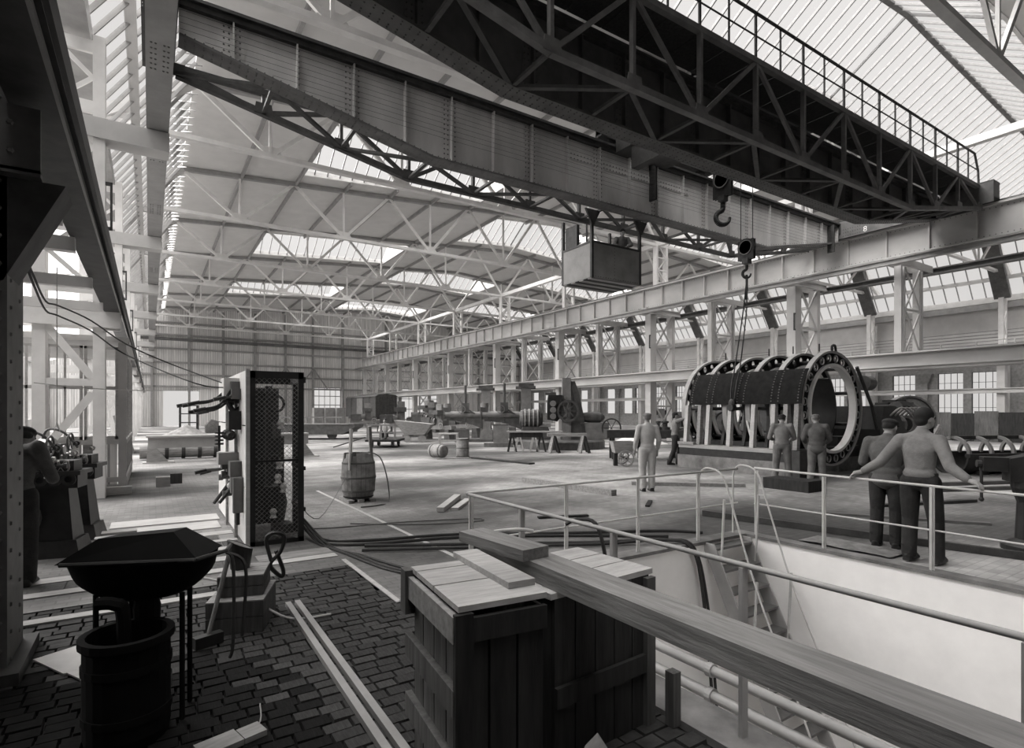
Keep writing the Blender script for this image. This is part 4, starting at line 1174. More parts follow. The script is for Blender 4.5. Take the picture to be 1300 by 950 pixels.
m_ = MB().lathe([(.0,-.55),(.3,-.55),(.42,-.4),(.42,.35),(.3,.55),(0,.55)],(-1.5,.3,1.4),'x',18,cap=False).build('motor', 'machine_dark', t)
for k in range(4): MB().ring((-1.8+.2*k,.3,1.4),.4,.46,-.03,.03,'x',18).build('cooling_rib', 'steel_pale', m_)
MB().prism([(-2.1,.4),(-.5,.4),(-.7,1.0),(-1.9,1.0)],'y',0,.6).build('motor_stand', 'machine_dark', t)
# work table and trestles in front of it
t = mach('work_table', 'long plank table on mixed trestle legs before the slotting machine', 'table', 14.1, 19.7)
for k in range(3): MB().box(-1.35,1.05,-.3+.21*k,-.1+.21*k,.82,.88).build('plank', 'wood_mid', t)
for x, m_ in ((-1.15,'wood_dark'),(-.85,'wood_pale'),(-.2,'wood_pale'),(.1,'wood_dark')):
    MB().bar((x-.14,-.2,0),(x+.02,-.2,.82),.09,.07,up=(0,1,0)).bar((x+.22,-.2,0),(x+.04,-.2,.82),.07,.07,up=(0,1,0)).build('leg_frame', m_, t)
MB().box(-1.2,.2,-.25,-.19,.62,.82).build('apron', 'wood_dark', t)
t = mach('saw_trestle', 'low wooden trestle standing beside the plank table', 'trestle', 14.75, 18.4)
MB().box(-.9,.75,-.12,.12,.68,.82).build('top_beam', 'wood_mid', t)
for x in (-.7, .55):
    for y in (-.1, .1):
        MB().bar((x-.1,y*3,0),(x+.05,y,.7),.11,.09).build('leg', 'wood_mid', t); MB().bar((x+.28,y*3,0),(x+.1,y,.7),.11,.09).build('leg', 'wood_dark', t)
# hand cart
t = mach('hand_cart', 'small wooden two wheeled hand cart standing on the open floor', 'cart', 12.75, 13.1)
MB().add([(-.32,-.3,.42),(.26,-.3,.42),(.26,.3,.42),(-.32,.3,.42),(-.4,-.36,.78),(.32,-.36,.78),(.32,.36,.78),(-.4,.36,.78)],[(0,3,2,1),(0,1,5,4),(1,2,6,5),(2,3,7,6),(3,0,4,7)]).build('tray', 'wood_mid', t)
MB().box(-.32,-.2,-.1,.1,0,.42).build('leg', 'wood_dark', t)
for y in (-.4, .4): handwheel(MB(), (0,y,.26), .25, 'y', .035, 8).build('wheel', 'wood_mid', t)
MB().tube((0,-.42,.26),(0,.42,.26),.03,n=8).build('axle', 'steel_dark', t)
MB().tube((.2,-.25,.5),(.55,-.25,.72),.025,n=6).tube((.2,.25,.5),(.55,.25,.72),.025,n=6).build('handle', 'wood_dark', t)
# iron bench beside the drum
t = thing('iron_bench', 'long dark iron bench on thin legs beyond the worker reaching up', 'bench', (15.2,14.6,0), -TH)
MB().box(-1.4,1.5,-.4,.4,.78,1.06).build('top', 'steel_dark', t)
for x in (-1.15,-.1,1.2): MB().box(x-.05,x+.05,-.3,-.2,0,.78).box(x-.05,x+.05,.2,.3,0,.78).build('leg', 'steel_dark', t)
for i, (dx, r_) in enumerate(((.55,.12),(.8,.18),(1.25,.14))):
    tag(MB().lathe([(r_,0),(r_,.1),(r_*.5,.12),(r_*.5,.24),(r_*.75,.26),(r_*.75,.32),(0,.34)],(15.2+dx*.84,14.6-dx*.54,1.06),'z',14).build('machine_fitting', 'steel_dark'),
        ('small turned iron fitting on the iron bench', 'largest turned iron fitting on the iron bench', 'middle sized turned iron fitting at the bench end')[i], 'fitting')
# white heap
def heap(label, X, Y, rx, ry, h, m='sand', name='sand_heap'):
    mb = MB(); n, k = 20, 6; vs = [(X,Y,h)]
    for j in range(1, k+1):
        f = j/k
        for i in range(n):
            a = 2*math.pi*i/n; w = 1+random.uniform(-.09,.09)
            vs.append((X+rx*f*w*math.cos(a), Y+ry*f*w*math.sin(a), max(0.0, h*(1-f)**1.15 + (random.uniform(-.02,.02) if j < k else -.0))))
    fs = [(0,1+i,1+(i+1)%n) for i in range(n)]
    for j in range(k-1):
        for i in range(n): a = 1+j*n; fs.append((a+i,a+n+i,a+n+(i+1)%n,a+(i+1)%n))
    mb.add(vs, fs); o = mb.build(name, m, smooth=True); o['kind'] = 'stuff'
    o['label'] = label; o['category'] = 'heap'
    return o
heap('white sand heap beyond the slotting machine', 22.0, 21.5, 1.6, 1.4, .75)
heap('pale rubble heap near the far wall opening', 2.2, 46, 1.6, 1.4, .8, 'rubble')
# cement barrel with boards
t = thing('cement_barrel', 'worn cement crusted wooden barrel with broken rim', 'barrel', (3.44,10.85,.0))
prof = [(.27,.06),(.315,.25),(.33,.47),(.315,.7),(.275,.93)]
n = 22
for i in range(n):
    a0, a1 = 2*math.pi*i/n, 2*math.pi*(i+.93)/n; vs = []
    top = .93 - (random.choice((0,0,.02,.05,.09)) if math.sin((a0+a1)/2) < .2 else 0)
    for r, z in prof:
        z = min(z, top)
        for rr in (r, r-.02):
            for a in (a0, a1): vs.append((rr*math.cos(a), rr*math.sin(a), z))
    fs = []
    for k in range(len(prof)-1):
        b = 4*k; fs += [(b,b+1,b+5,b+4),(b+3,b+2,b+6,b+7),(b+2,b,b+4,b+6),(b+1,b+3,b+7,b+5)]
    L = 4*(len(prof)-1); fs += [(0,2,3,1),(L,L+1,L+3,L+2)]
    MB().add(vs, fs).build('stave', 'barrel_cement', t)
for z, r in ((.2,.312),(.46,.334),(.74,.312)): MB().ring((0,0,z),r-.005,r+.005,-.018,.018,'z',28).build('hoop', 'steel_mid', t)
MB().lathe([(0,.08),(.29,.08),(.29,.1),(0,.1)],(0,0,0),'z',20,cap=False).build('bottom', 'wood_dark', t)
MB().lathe([(0,.68),(.285,.7)],(0,0,0),'z',20,cap=False).build('cement_fill', 'wood_dark', t)
for x in (-.2,.0,.22): MB().bar((x-.05,-.36,.03),(x-.03,.34,.03),.1,.06).build('runner', 'wood_mid', t)
tag(MB().bar((3.2,10.62,.62),(3.25,10.7,1.4),.14,.03,up=(.84,-.54,0)).build('white_board', 'paint_white'), 'short white board standing in the cement barrel', 'board')
tag(MB().bar((3.68,10.78,.72),(3.62,10.72,1.45),.06,.05).build('wooden_stave', 'wood_mid'), 'tall grey stick standing in the cement barrel', 'stick')
tag(MB().path(smooth_pts([(3.6,10.75,.95),(3.78,10.6,.85),(3.88,10.5,.5),(3.9,10.4,.02),(3.6,10.0,.015),(3.2,9.95,.015)]), .012, 6).build('wire_coil', 'steel_mid'), 'loose wire trailing from the cement barrel to the floor', 'wire')
# two iron casks
t = thing('iron_cask', 'iron cask lying on its side on a small board', 'cask', (8.95,18.85,0), R(20))
MB().lathe([(0,-.33),(.2,-.33),(.235,-.3),(.25,0),(.235,.3),(.2,.33),(0,.33)],(0,0,.28),'y',20,cap=False).build('body', 'barrel_cement', t)
for y in (-.2,.2): MB().ring((0,0,.28),.24,.256,y-.02,y+.02,'y',20).build('hoop', 'steel_mid', t)
tag(MB().bar((8.75,18.55,.015),(10.5,18.0,.015),.3,.03).build('floor_plank', 'wood_mid'), 'short dark board under the lying iron cask', 'board')
t = thing('iron_cask', 'upright sheet iron cask standing beside the lying one', 'cask', (9.9,18.7,0))
MB().lathe([(0,0),(.24,0),(.245,.05),(.235,.68),(.245,.72),(0,.72)],(0,0,0),'z',20,cap=False).build('body', 'barrel_cement', t)
for z in (.04,.36,.69): MB().ring((0,0,z),.238,.258,-.02,.02,'z',20).build('hoop', 'steel_mid', t)
tag(MB().bar((10.0,18.2,.03),(10.5,15.0,.03),.25,.05).build('iron_strip', 'steel_black'), 'long black iron strip lying on the floor past the upright cask', 'strip')
# loose timbers on the floor
for i, (p, q, w, h, m_, lab) in enumerate([((4.2,8.75,.05),(5.15,9.95,.05),.13,.08,'wood_pale','pale short beam, longer of two lying side by side behind the crates'),
    ((4.5,8.8,.025),(5.2,9.6,.025),.13,.05,'wood_pale','pale short board lying beside the longer beam behind the crates'),
    ((7.75,11.4,.06),(8.05,8.55,.06),.16,.12,'wood_mid','long square timber lying on the open floor behind the pit railing'),
    ((5.3,7.4,.02),(6.1,7.1,.02),.09,.03,'wood_dark','small dark batten lying behind the pit railing'),
    ((7.6,7.2,.02),(8.1,7.6,.02),.08,.03,'wood_dark','short dark iron bar lying beside the standing worker on the open floor'),
    ((9.6,9.6,.04),(11.5,7.9,.04),.2,.08,'wood_mid','long flat timber lying in front of the machine bed'),
    ((7.75,6.1,.05),(8.75,1.6,.05),.07,.09,'steel_dark','dark rail lying on the floor behind the two leaning men'),
    ((9.5,5.2,.02),(10.8,3.2,.02),.1,.04,'steel_mid','short steel bar on the floor under the heavy vice'),
    ((11.2,4.9,.03),(13.3,4.2,.03),.14,.05,'steel_dark','steel bar lying beyond the vice'),
    ((14.5,5.9,.04),(20.5,3.6,.04),.16,.08,'steel_mid','long pale rail, nearer of two before the turbine half shell'),
    ((13.0,5.7,.04),(19.0,3.2,.04),.12,.08,'steel_mid','long pale rail, farther of two before the turbine half shell')]):
    tag(MB().bar(p, q, w, h).build('loose_timber' if 'wood' in m_ else 'steel_bar', m_), lab, 'timber' if 'wood' in m_ else 'bar')
# man-trolley and flat wagon, tip box, boxcar
t = mach('rail_trolley', 'small flat rail trolley with end frame', 'trolley', 9.75, 26.5)
MB().box(-.75,.75,-1.0,1.0,.28,.38).build('deck', 'wood_dark', t)
for x in (-.5,.5):
    for y in (-.7,.7): MB().lathe([(0,-.05),(.17,-.05),(.17,.05),(0,.05)],(x,y,.17),'x',14,cap=False).build('wheel', 'machine_dark', t)
for x in (-.65,0,.65): MB().box(x-.04,x+.04,-.95,-.88,.38,1.1).build('post', 'machine_grey', t)
MB().box(-.7,.7,-.96,-.88,1.05,1.13).box(-.7,.7,-.96,-.88,.7,.76).build('rail', 'machine_grey', t)
MB().bar((-.75,-.9,.5),(-2.1,-1.5,.06),.05,.05).build('draw_bar', 'machine_dark', t)
t = mach('tip_box', 'pale wedge shaped tipping box on wheels behind the small trolley', 'cart', 12.6, 29.6); t.scale = (.7,.7,.7)
MB().add([(-.7,-.7,.6),(.9,-.7,.6),(.9,.8,.6),(-.7,.8,.6),(-1.5,-.9,1.75),(1.5,-.9,1.45),(1.5,.9,1.45),(-1.5,.9,1.75)],[(0,3,2,1),(4,5,6,7),(0,1,5,4),(1,2,6,5),(2,3,7,6),(3,0,4,7)]).build('body', 'wood_mid', t)
for x in (-.5,.7): MB().lathe([(0,-.08),(.3,-.08),(.3,.08),(0,.08)],(x,-.6,.3),'y',14,cap=False).build('wheel', 'machine_grey', t)
MB().box(-.9,1.0,-.5,.6,.45,.6).build('frame', 'machine_grey', t)
t = thing('flat_wagon', 'long low dark wagon body lying before the far wall', 'wagon', (8.6,36.5,0), -TH)
MB().prism([(-3.2,.3),(2.2,.3),(3.0,.75),(2.9,.95),(-3.2,.95)],'y',-1,1).build('body', 'machine_dark', t)
MB().box(-3.2,2.6,-1.05,-1.0,.92,1.0).build('edge_rail', 'steel_pale', t)
for k in range(6): MB().box(-3.0+k,-2.94+k,-1.0,-.94,.95,1.4).build('stake', 'machine_grey', t)
MB().box(-3.2,2.2,-.98,-.94,1.32,1.4).build('top_rail', 'machine_grey', t)
for x in (-2.5,1.5): MB().lathe([(0,-.08),(.3,-.08),(.3,.08),(0,.08)],(x,-.7,.3),'y',14,cap=False).build('wheel', 'machine_dark', t)
for k in range(3): tag(MB().box(10.9+.75*k,11.6+.75*k,45.5-.45*k,46.2-.45*k,0,2.0).build('iron_cupboard', 'machine_grey'), 'dark upright iron cupboard in a row near the far gate', 'cupboard', 'iron cupboards near the far gate')
t = thing('box_car', 'dark plank sided railway goods van near the far wall', 'wagon', (22.0,65,0))
MB().box(-1.2,1.2,-5.5,5.5,1.05,3.35).build('body', 'machine_dark', t)
for y in (-5.4,-3.4,-1.2,1.2,3.4,5.4): MB().box(-1.26,-1.2,y-.1,y+.1,1.05,3.35).build('side_post', 'machine_dark', t)
for y in (-4.4,-2.3,2.3,4.4): MB().box(-1.24,-1.2,y-.9,y+.9,1.2,3.2).build('side_panel', 'machine_dark', t)
MB().box(-1.28,-1.2,-1.05,1.05,1.15,3.25).build('door', 'machine_grey', t)
MB().prism([(-1.3,3.35),(1.3,3.35),(1.0,3.55),(0,3.68),(-1.0,3.55)],'y',-5.6,5.6).build('roof', 'machine_dark', t)
for x in (-.9,-.3,.3,.9): MB().box(x-.06,x+.06,-5.56,-5.5,1.05,3.4).build('end_post', 'machine_dark', t)
MB().box(-1.0,1.0,-5.3,5.3,.85,1.05).build('underframe', 'machine_dark', t)
for y in (-3,3):
    for x in (-.75,.75): MB().lathe([(0,-.08),(.5,-.08),(.5,.08),(0,.08)],(x,y,.5),'x',18,cap=False).build('wheel', 'machine_dark', t)
# rows of machine tools further back
def lathe_tool(X, Y, s, label, rot=0, kind=0):
    t = mach('machine_tool', label, 'machine tool', X, Y, rot=rot)
    MB().prism([(-1.4*s,0),(-.9*s,0),(-.95*s,.7*s),(-1.35*s,.7*s)],'y',-.3*s,.3*s).prism([(.7*s,0),(1.2*s,0),(1.1*s,.7*s),(.75*s,.7*s)],'y',-.3*s,.3*s).build('pedestal', 'machine_dark', t)
    MB().box(-1.5*s,1.3*s,-.25*s,.25*s,.7*s,.95*s).build('bed', 'machine_grey', t)
    h = MB().box(-1.45*s,-.6*s,-.3*s,.3*s,.95*s,1.5*s).build('headstock', 'machine_dark', t)
    MB().lathe([(.1*s,-.2*s),(.25*s,-.2*s),(.25*s,0),(.2*s,0),(.2*s,.2*s),(.1*s,.2*s)],(-.5*s,0,1.25*s),'x',14).build('chuck', 'machine_grey', h)
    MB().box(.3*s,.6*s,-.3*s,.3*s,.95*s,1.3*s).build('carriage', 'machine_dark', t)
    handwheel(MB(),(.45*s,-.36*s,.95*s),.2*s,'y',.03*s).build('handwheel', 'steel_pale', t)
    if kind == 1:
        MB().box(-.3*s,.2*s,.0,.5*s,.9*s,2.4*s).build('column', 'machine_grey', t)
        MB().box(-.5*s,.3*s,-.5*s,.2*s,1.7*s,2.0*s).build('overarm', 'machine_dark', t)
    return t
for i, (px_, X, Y, s, k) in enumerate([(0,14.9,31.2,.9,1),(0,17.4,32.6,.9,0),(0,14.4,36.0,1.0,1),(0,17.3,37.5,1.0,1),(0,16.6,41.0,1.0,0),(0,19.2,42.5,1.1,1),(0,19.6,35.0,1.0,0),(0,20.5,29.5,1.0,0),(0,15.6,46.5,1.0,1),(0,21.0,38.5,1.0,0)]):
    lathe_tool(X, Y, s, ('dark lathe in the crowd of machine tools before the goods van', 'dark milling machine with upright column before the goods van')[k], rot=random.uniform(-40,40), kind=k)['group'] = ('lathes before the goods van','milling machines before the goods van')[k]
t = mach('wooden_stool', 'small pale wooden stand on the floor before the machine tools', 'stand', 12.9, 25.9)
MB().box(-.5,.5,-.25,.25,.55,.62).build('top', 'wood_pale', t)
for x in (-.45,.45):
    for y in (-.2,.2): MB().box(x-.05,x+.05,y-.05,y+.05,0,.55).build('leg', 'wood_pale', t)
MB().box(-.5,.5,-.25,-.2,.2,.28).build('stretcher', 'wood_pale', t)
# right hand bay: machines in front of the windows
t = thing('timber_fence', 'dark board partition under the brick wall windows', 'partition', (40.0,20,0))
for k in range(26): MB().box(39.97,40.03,6+1.1*k+.01,7.1+1.1*k-.01,0,1.62+.06*(k%3)).build('board', 'wood_crate' if k % 2 else 'wood_dark', t, world=True)
MB().box(40.03,40.12,6,34.5,.5,.6).box(40.03,40.12,6,34.5,1.3,1.4).build('rail', 'wood_dark', t, world=True)
def motor_machine(X, Y, s, label, m='steel_black'):
    t = mach('electric_machine', label, 'machine', X, Y)
    MB().prism([(-.9*s,0),(.9*s,0),(.7*s,.35*s),(-.7*s,.35*s)],'y',-.5*s,.5*s).build('foot', m, t)
    b = MB().lathe([(0,-.5*s),(.55*s,-.5*s),(.7*s,-.35*s),(.7*s,.35*s),(.55*s,.5*s),(0,.5*s)],(0,0,.9*s),'y',22,cap=False).build('casing', m, t)
    for k in range(8):
        a = R(20*k+20); MB().bar((.68*s*math.cos(a),-.3*s,.9*s+.68*s*math.sin(a)),(.68*s*math.cos(a),.3*s,.9*s+.68*s*math.sin(a)),.07*s,.12*s).build('rib', m, b)
    MB().tube((-.95*s,0,.9*s),(.95*s,0,.9*s),.1*s,n=10).build('shaft', 'steel_mid', t)
    MB().box(-1.0*s,-.75*s,-.25*s,.25*s,.35*s,1.05*s).box(.75*s,1.0*s,-.25*s,.25*s,.35*s,1.05*s).build('bearing_block', m, t)
    MB().ring((0,-.52*s,.9*s),.2*s,.45*s,-.02,.02,'y',20).build('end_ring', 'steel_mid', t)
    return t
motor_machine(25.3, 10.6, 1.35, 'black round electric motor standing before the board partition')
motor_machine(22.2, 11.6, 1.0, 'smaller dark electric machine behind the leaning men')
motor_machine(29.0, 21.5, 1.2, 'dark electric machine beyond the lattice columns near the white sand heap')
motor_machine(32.5, 26.0, 1.3, 'dark electric machine beyond the lattice columns and the slotting machine')
for i, (X, Y) in enumerate(((27.5,25.0),(30.5,18.5),(34.0,22.0))):
    t = mach('planing_machine', ('dark upright planing machine beyond the lattice columns, %s from the board partition' % ('third','second','first')[i]), 'machine tool', X, Y)
    MB().box(-1.0,1.0,-.6,.6,0,.7).build('bed', 'steel_dark', t)
    MB().box(-.8,-.45,-.3,.3,.7,2.1).box(.45,.8,-.3,.3,.7,2.1).build('upright', 'machine_dark', t)
    MB().box(-.9,.9,-.35,.2,1.5,1.8).build('cross_rail', 'steel_dark', t)
    MB().box(-.2,.2,-.5,-.3,1.3,1.9).build('tool_box', 'machine_grey', t)
    handwheel(MB(),(1.0,0,1.6),.22,'x',.03).build('handwheel', 'machine_grey', t)
t = mach('cable_drum', 'large flat grey disc standing on edge before the window wall', 'disc', 30.0, 12.0)
MB().lathe([(.3,-.15),(1.15,-.15),(1.2,-.1),(1.2,.1),(1.15,.15),(.3,.15)],(0,0,1.2),'y',32).build('disc', 'concrete', t)
MB().ring((0,0,1.2),1.2,1.28,-.2,.2,'y',32).build('rim', 'steel_mid', t)
MB().bar((.7,-.3,.05),(1.35,-.2,1.1),.15,.12).build('prop', 'wood_mid', t)
t = mach('iron_stove', 'dark square iron box with thin flue before the window wall', 'stove', 30.0, 14.5)
MB().box(-.45,.45,-.4,.4,.3,1.75).build('body', 'steel_dark', t)
MB().tube((-.1,0,1.75),(-.15,0,3.2),.09,n=8).build('flue', 'steel_black', t)
MB().box(-.4,.4,-.35,.35,0,.3).build('plinth', 'concrete', t)
# turbine half shell with ribs
t = thing('turbine_shell', 'ribbed half cylinder turbine casing lying on blocks behind the vice', 'machine', (20.3,5.9,0), R(-112))
MB().ring((0,0,.5),.5,.55,-1.6,4.0,'y',20,180,360).build('shell', 'steel_dark', t)
MB().box(-.6,-.45,-1.6,4.0,.48,.58).box(.45,.6,-1.6,4.0,.48,.58).build('flange', 'steel_dark', t)
for k in range(8): MB().ring((0,0,.55),.42,.5,-1.5+.75*k,-1.42+.75*k,'y',20,0,180).build('rib', 'steel_pale', t)
MB().box(-.05,.05,-1.5,3.9,.95,1.05).build('spine', 'steel_dark', t)
for y in (-1.0,2.8): MB().box(-.5,.5,y-.15,y+.15,0,.1).build('block', 'wood_dark', t)
# heavy vice column at the right edge
t = thing('bench_vice', 'black cast iron vice on a heavy pedestal beside the railing', 'vice', (9.3,2.35,0), R(-57))
MB().lathe([(.3,0),(.3,.06),(.16,.14),(.14,.6),(.2,.78),(.2,.86),(0,.86)],(0,0,0),'z',18).build('pedestal', 'steel_black', t)
MB().prism([(-.25,.86),(.3,.86),(.34,1.3),(.2,1.36),(-.05,1.2),(-.25,1.15)],'y',-.14,.14).build('body', 'steel_black', t)
MB().box(-.5,-.2,-.09,.09,.98,1.16).build('jaw', 'steel_black', t)
MB().tube((-.55,0,1.07),(-.2,0,1.07),.05,n=10).build('screw', 'steel_dark', t)
MB().tube((-.5,0,1.12),(-.5,0,.62),.018,n=6).sphere((-.5,0,.61),.03).build('handle', 'steel_dark', t)
# ================================================================ pit railing, pipes, ladder
RZ = .93
def railing(name, label, pts, posts, mid=True):
    t = thing(name, label, 'railing', (posts[0][0], posts[0][1], 0))
    MB().path(pts, .015, 8).build('top_rail', 'rail_paint', t, world=True, smooth=True)
    if mid: MB().path([(p[0],p[1],.45) for p in pts], .011, 6).build('mid_rail', 'rail_paint', t, world=True)
    for i, (x,y) in enumerate(posts):
        flat = mid == False or True
        MB().box(x-.024,x+.024,y-.008,y+.008,.021,RZ-.012).box(x-.008,x+.008,y-.024,y+.024,.021,RZ-.012).build('post', 'rail_paint', t, world=True)
    return t
railing('pit_railing', 'iron pipe railing with thin posts across the end of the pit', [(2.66,4.92,RZ),(7.0,4.92,RZ)], [(2.7,4.92),(3.91,4.92),(5.03,4.92),(6.15,4.92)])
t = thing('pit_railing', 'iron pipe railing along the crate side of the pit', 'railing', (2.65,4.8,0))
MB().path(smooth_pts([(2.66,4.92,RZ),(2.63,4.85,RZ),(2.64,4.6,RZ),(2.65,2.0,RZ),(2.66,.3,RZ)],4), .016, 8).build('top_rail', 'steel_pale', t, world=True, smooth=True)
for y in (3.94, 2.82, 1.83, .68):
    MB().box(2.628,2.676,y-.012,y+.012,.016,RZ-.012).build('post', 'steel_pale', t, world=True)
railing('pit_railing', 'iron pipe railing where two men lean at the long side of the pit', [(7.14,4.75,RZ+.02),(7.14,3.9,RZ+.01),(7.16,2.6,RZ),(7.14,1.9,RZ),(7.14,-.4,RZ)], [(7.14,4.72),(7.14,3.78),(7.14,2.62),(7.14,.9)])
for nm, x, z, r, lab in (('pit_pipe',3.0,.1,.032,'upper pale pipe running along the pit edge behind the crates'),('pit_pipe',3.0,-.06,.036,'lower pale pipe running along the pit edge behind the crates')):
    tp = thing(nm, lab, 'pipe', (x,1.5,z-r))
    MB().tube((x,-2.5,z),(x,4.8,z),r,n=14).build('pipe', 'steel_pale', tp, world=True, smooth=True)
    for y in (-1.5,.6,2.3,4.2): MB().ring((x,0,z),r,r+.012,y-.02,y+.02,'y',14).build('collar', 'steel_pale', tp, world=True)
# steep ladder stair
t = thing('pit_ladder', 'steep pale steel ladder stair leading down into the pit with curved handrails', 'ladder', (6.6,4.3,PZ))
def lad(z): return 4.8 - (0-z)*.62/1.27
for x in (6.2, 6.98):
    MB().add([(x-.012,lad(0)-.1,0),(x+.012,lad(0)-.1,0),(x+.012,lad(0)+.1,0),(x-.012,lad(0)+.1,0),(x-.012,lad(PZ)-.1,PZ),(x+.012,lad(PZ)-.1,PZ),(x+.012,lad(PZ)+.1,PZ),(x-.012,lad(PZ)+.1,PZ)],
             [(0,1,2,3),(7,6,5,4),(0,4,5,1),(1,5,6,2),(2,6,7,3),(3,7,4,0)]).build('stringer', 'steel_pale', t, world=True)
for k in range(13):
    z = -.06-.26*k
    MB().box(6.2,6.98,lad(z)-.1,lad(z)+.1,z-.02,z+.01).build('tread', 'steel_mid', t, world=True)
for x in (6.24, 6.98):
    MB().path(smooth_pts([(x,4.98,.02),(x,4.98,.7),(x,4.95,.92),(x,4.82,.99),(x,4.6,.9),(x,4.45,.5),(x,4.1,-.5),(x,3.6,-1.6),(x,3.3,-2.3)],4), .013, 6).build('handrail', 'rail_paint', t, world=True)
    for z in (-.35,-1.3): MB().tube((x,lad(z),z),(x,lad(z)-.05,z+.95),.018,n=6).build('handrail_stay', 'rail_paint', t, world=True)
# cables over the pit edge at the ladder
tag(MB().path(smooth_pts([(2.3,7.0,.03),(3.6,6.3,.03),(4.8,5.6,.03),(5.6,5.1,.06),(5.85,4.8,.0),(5.95,4.7,-.5),(6.05,4.65,-1.6),(6.1,4.6,-2.6)]), .022, 7).build('cable', 'rubber'), 'thick dark cable falling into the pit, farther from the ladder', 'cable', 'cables falling into the pit')
tag(MB().path(smooth_pts([(2.2,6.8,.03),(3.6,6.1,.03),(4.9,5.45,.03),(5.7,5.05,.06),(5.9,4.78,-.02),(6.05,4.7,-.7),(6.15,4.66,-1.7),(6.18,4.62,-2.6)]), .02, 7).build('cable', 'rubber'), 'thick dark cable falling into the pit close beside the ladder', 'cable', 'cables falling into the pit')
# canvas on the pit edge
mb = MB(); nx, ny = 10, 6; vs = []
for i in range(nx+1):
    for j in range(ny+1):
        vs.append((7.3+.08*j+.03*math.sin(i), 3.1+.11*i, .025+.05*abs(math.sin(i*1.7+j*1.1))*math.sin(math.pi*i/nx)*math.sin(math.pi*(j+.3)/(ny+.6))))
mb.add(vs, [(i*(ny+1)+j,(i+1)*(ny+1)+j,(i+1)*(ny+1)+j+1,i*(ny+1)+j+1) for i in range(nx) for j in range(ny)])
tag(mb.build('canvas_sheet', 'canvas', smooth=True), 'crumpled canvas sheet lying by the pit edge at the feet of the leaning men', 'canvas')

# ================================================================ crates and the thick plank
def crate(name, label, x0, x1, y0, y1, h, rot, m, nx, ny, slit=.006):
    cx, cy = (x0+x1)/2, (y0+y1)/2
    t = thing(name, label, 'crate', (cx,cy,0), rot)
    a, b = (x1-x0)/2, (y1-y0)/2
    tk = .02
    for k in range(nx):
        p0, p1 = -a+2*a*k/nx, -a+2*a*(k+1)/nx
        for yy in (-b, b-tk): MB().box(p0+slit/2,p1-slit/2,yy,yy+tk,.0,h-.03).build('board', 'wood_dark', t)  # front and back boards darkened, shade painted into the wood colour
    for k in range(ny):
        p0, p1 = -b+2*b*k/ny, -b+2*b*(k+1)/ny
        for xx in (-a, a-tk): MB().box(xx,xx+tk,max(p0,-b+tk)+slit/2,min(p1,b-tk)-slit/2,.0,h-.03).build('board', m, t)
    return t, a, b
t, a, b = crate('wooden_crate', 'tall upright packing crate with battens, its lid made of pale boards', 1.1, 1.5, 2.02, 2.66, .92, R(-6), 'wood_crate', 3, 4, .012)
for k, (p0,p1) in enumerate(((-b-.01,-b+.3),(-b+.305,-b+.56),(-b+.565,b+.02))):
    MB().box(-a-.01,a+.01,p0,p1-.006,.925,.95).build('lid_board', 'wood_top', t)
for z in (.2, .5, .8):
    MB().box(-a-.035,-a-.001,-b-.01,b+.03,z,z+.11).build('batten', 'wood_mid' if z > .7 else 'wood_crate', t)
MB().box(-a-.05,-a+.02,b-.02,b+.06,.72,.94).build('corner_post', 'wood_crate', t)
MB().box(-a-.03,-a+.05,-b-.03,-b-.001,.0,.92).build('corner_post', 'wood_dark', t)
MB().box(-a,a,-b-.028,-b-.002,.8,.9).build('batten', 'wood_dark', t)
tag(MB().box(-.07,.07,-.33,.3,0,.03).build('loose_board', 'wood_top'), 'pale board lying on the lid of the tall crate', 'board')
bpy.data.objects['loose_board'].location = (1.44,2.42,.951); bpy.data.objects['loose_board'].rotation_euler = (0,0,R(-4))
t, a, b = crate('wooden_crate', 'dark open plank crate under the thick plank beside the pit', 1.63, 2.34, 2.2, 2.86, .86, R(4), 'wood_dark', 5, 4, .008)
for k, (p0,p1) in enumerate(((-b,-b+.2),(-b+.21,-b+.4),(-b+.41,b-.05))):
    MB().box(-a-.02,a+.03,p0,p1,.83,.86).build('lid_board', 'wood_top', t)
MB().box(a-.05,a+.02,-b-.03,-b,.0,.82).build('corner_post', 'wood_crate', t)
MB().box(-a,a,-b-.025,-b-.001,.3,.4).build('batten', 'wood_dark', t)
tag(MB().box(2.42,2.48,2.1,2.16,0,.3).build('timber_offcut', 'wood_crate'), 'short timber offcut standing at the corner of the dark crate', 'timber')
bpl = MB().box(-.095,.095,-1.75,1.75,0,.1)
o = tag(bpl.build('thick_plank', 'wood_beam'), 'long thick rough plank laid across the crates towards the pit', 'plank'); o.location = (1.76,1.2,.862); o.rotation_euler = (0,0,R(-.5))
o = tag(MB().box(-.09,.09,-.3,.3,0,.06).build('plank_offcut', 'wood_beam'), 'short plank offcut lying on the end of the thick plank', 'plank'); o.location = (1.69,2.72,.963); o.rotation_euler = (0,0,R(6))
mb = MB(); random.seed(3)
vs = []
for i in range(7):
    for j in range(5): vs.append((.07*i+random.uniform(-.01,.01), .09*j, .04+.16*math.sin(i*.9)*random.uniform(.5,1)*abs(math.sin(j+1))))
mb.add(vs, [(i*5+j,(i+1)*5+j,(i+1)*5+j+1,i*5+j+1) for i in range(6) for j in range(4)])
o = tag(mb.build('paper_wrapping', 'canvas', smooth=False), 'crumpled wrapping paper on the floor before the dark crate', 'paper'); o.location = (1.78,1.75,0)
o = tag(MB().path(smooth_pts([(2.62,3.3,.9),(2.68,3.2,.95),(2.72,3.05,.9),(2.72,2.95,.5),(2.6,2.9,.02)]), .014, 6).build('hose', 'rubber'), 'dark hose looped over the crate side railing', 'hose')
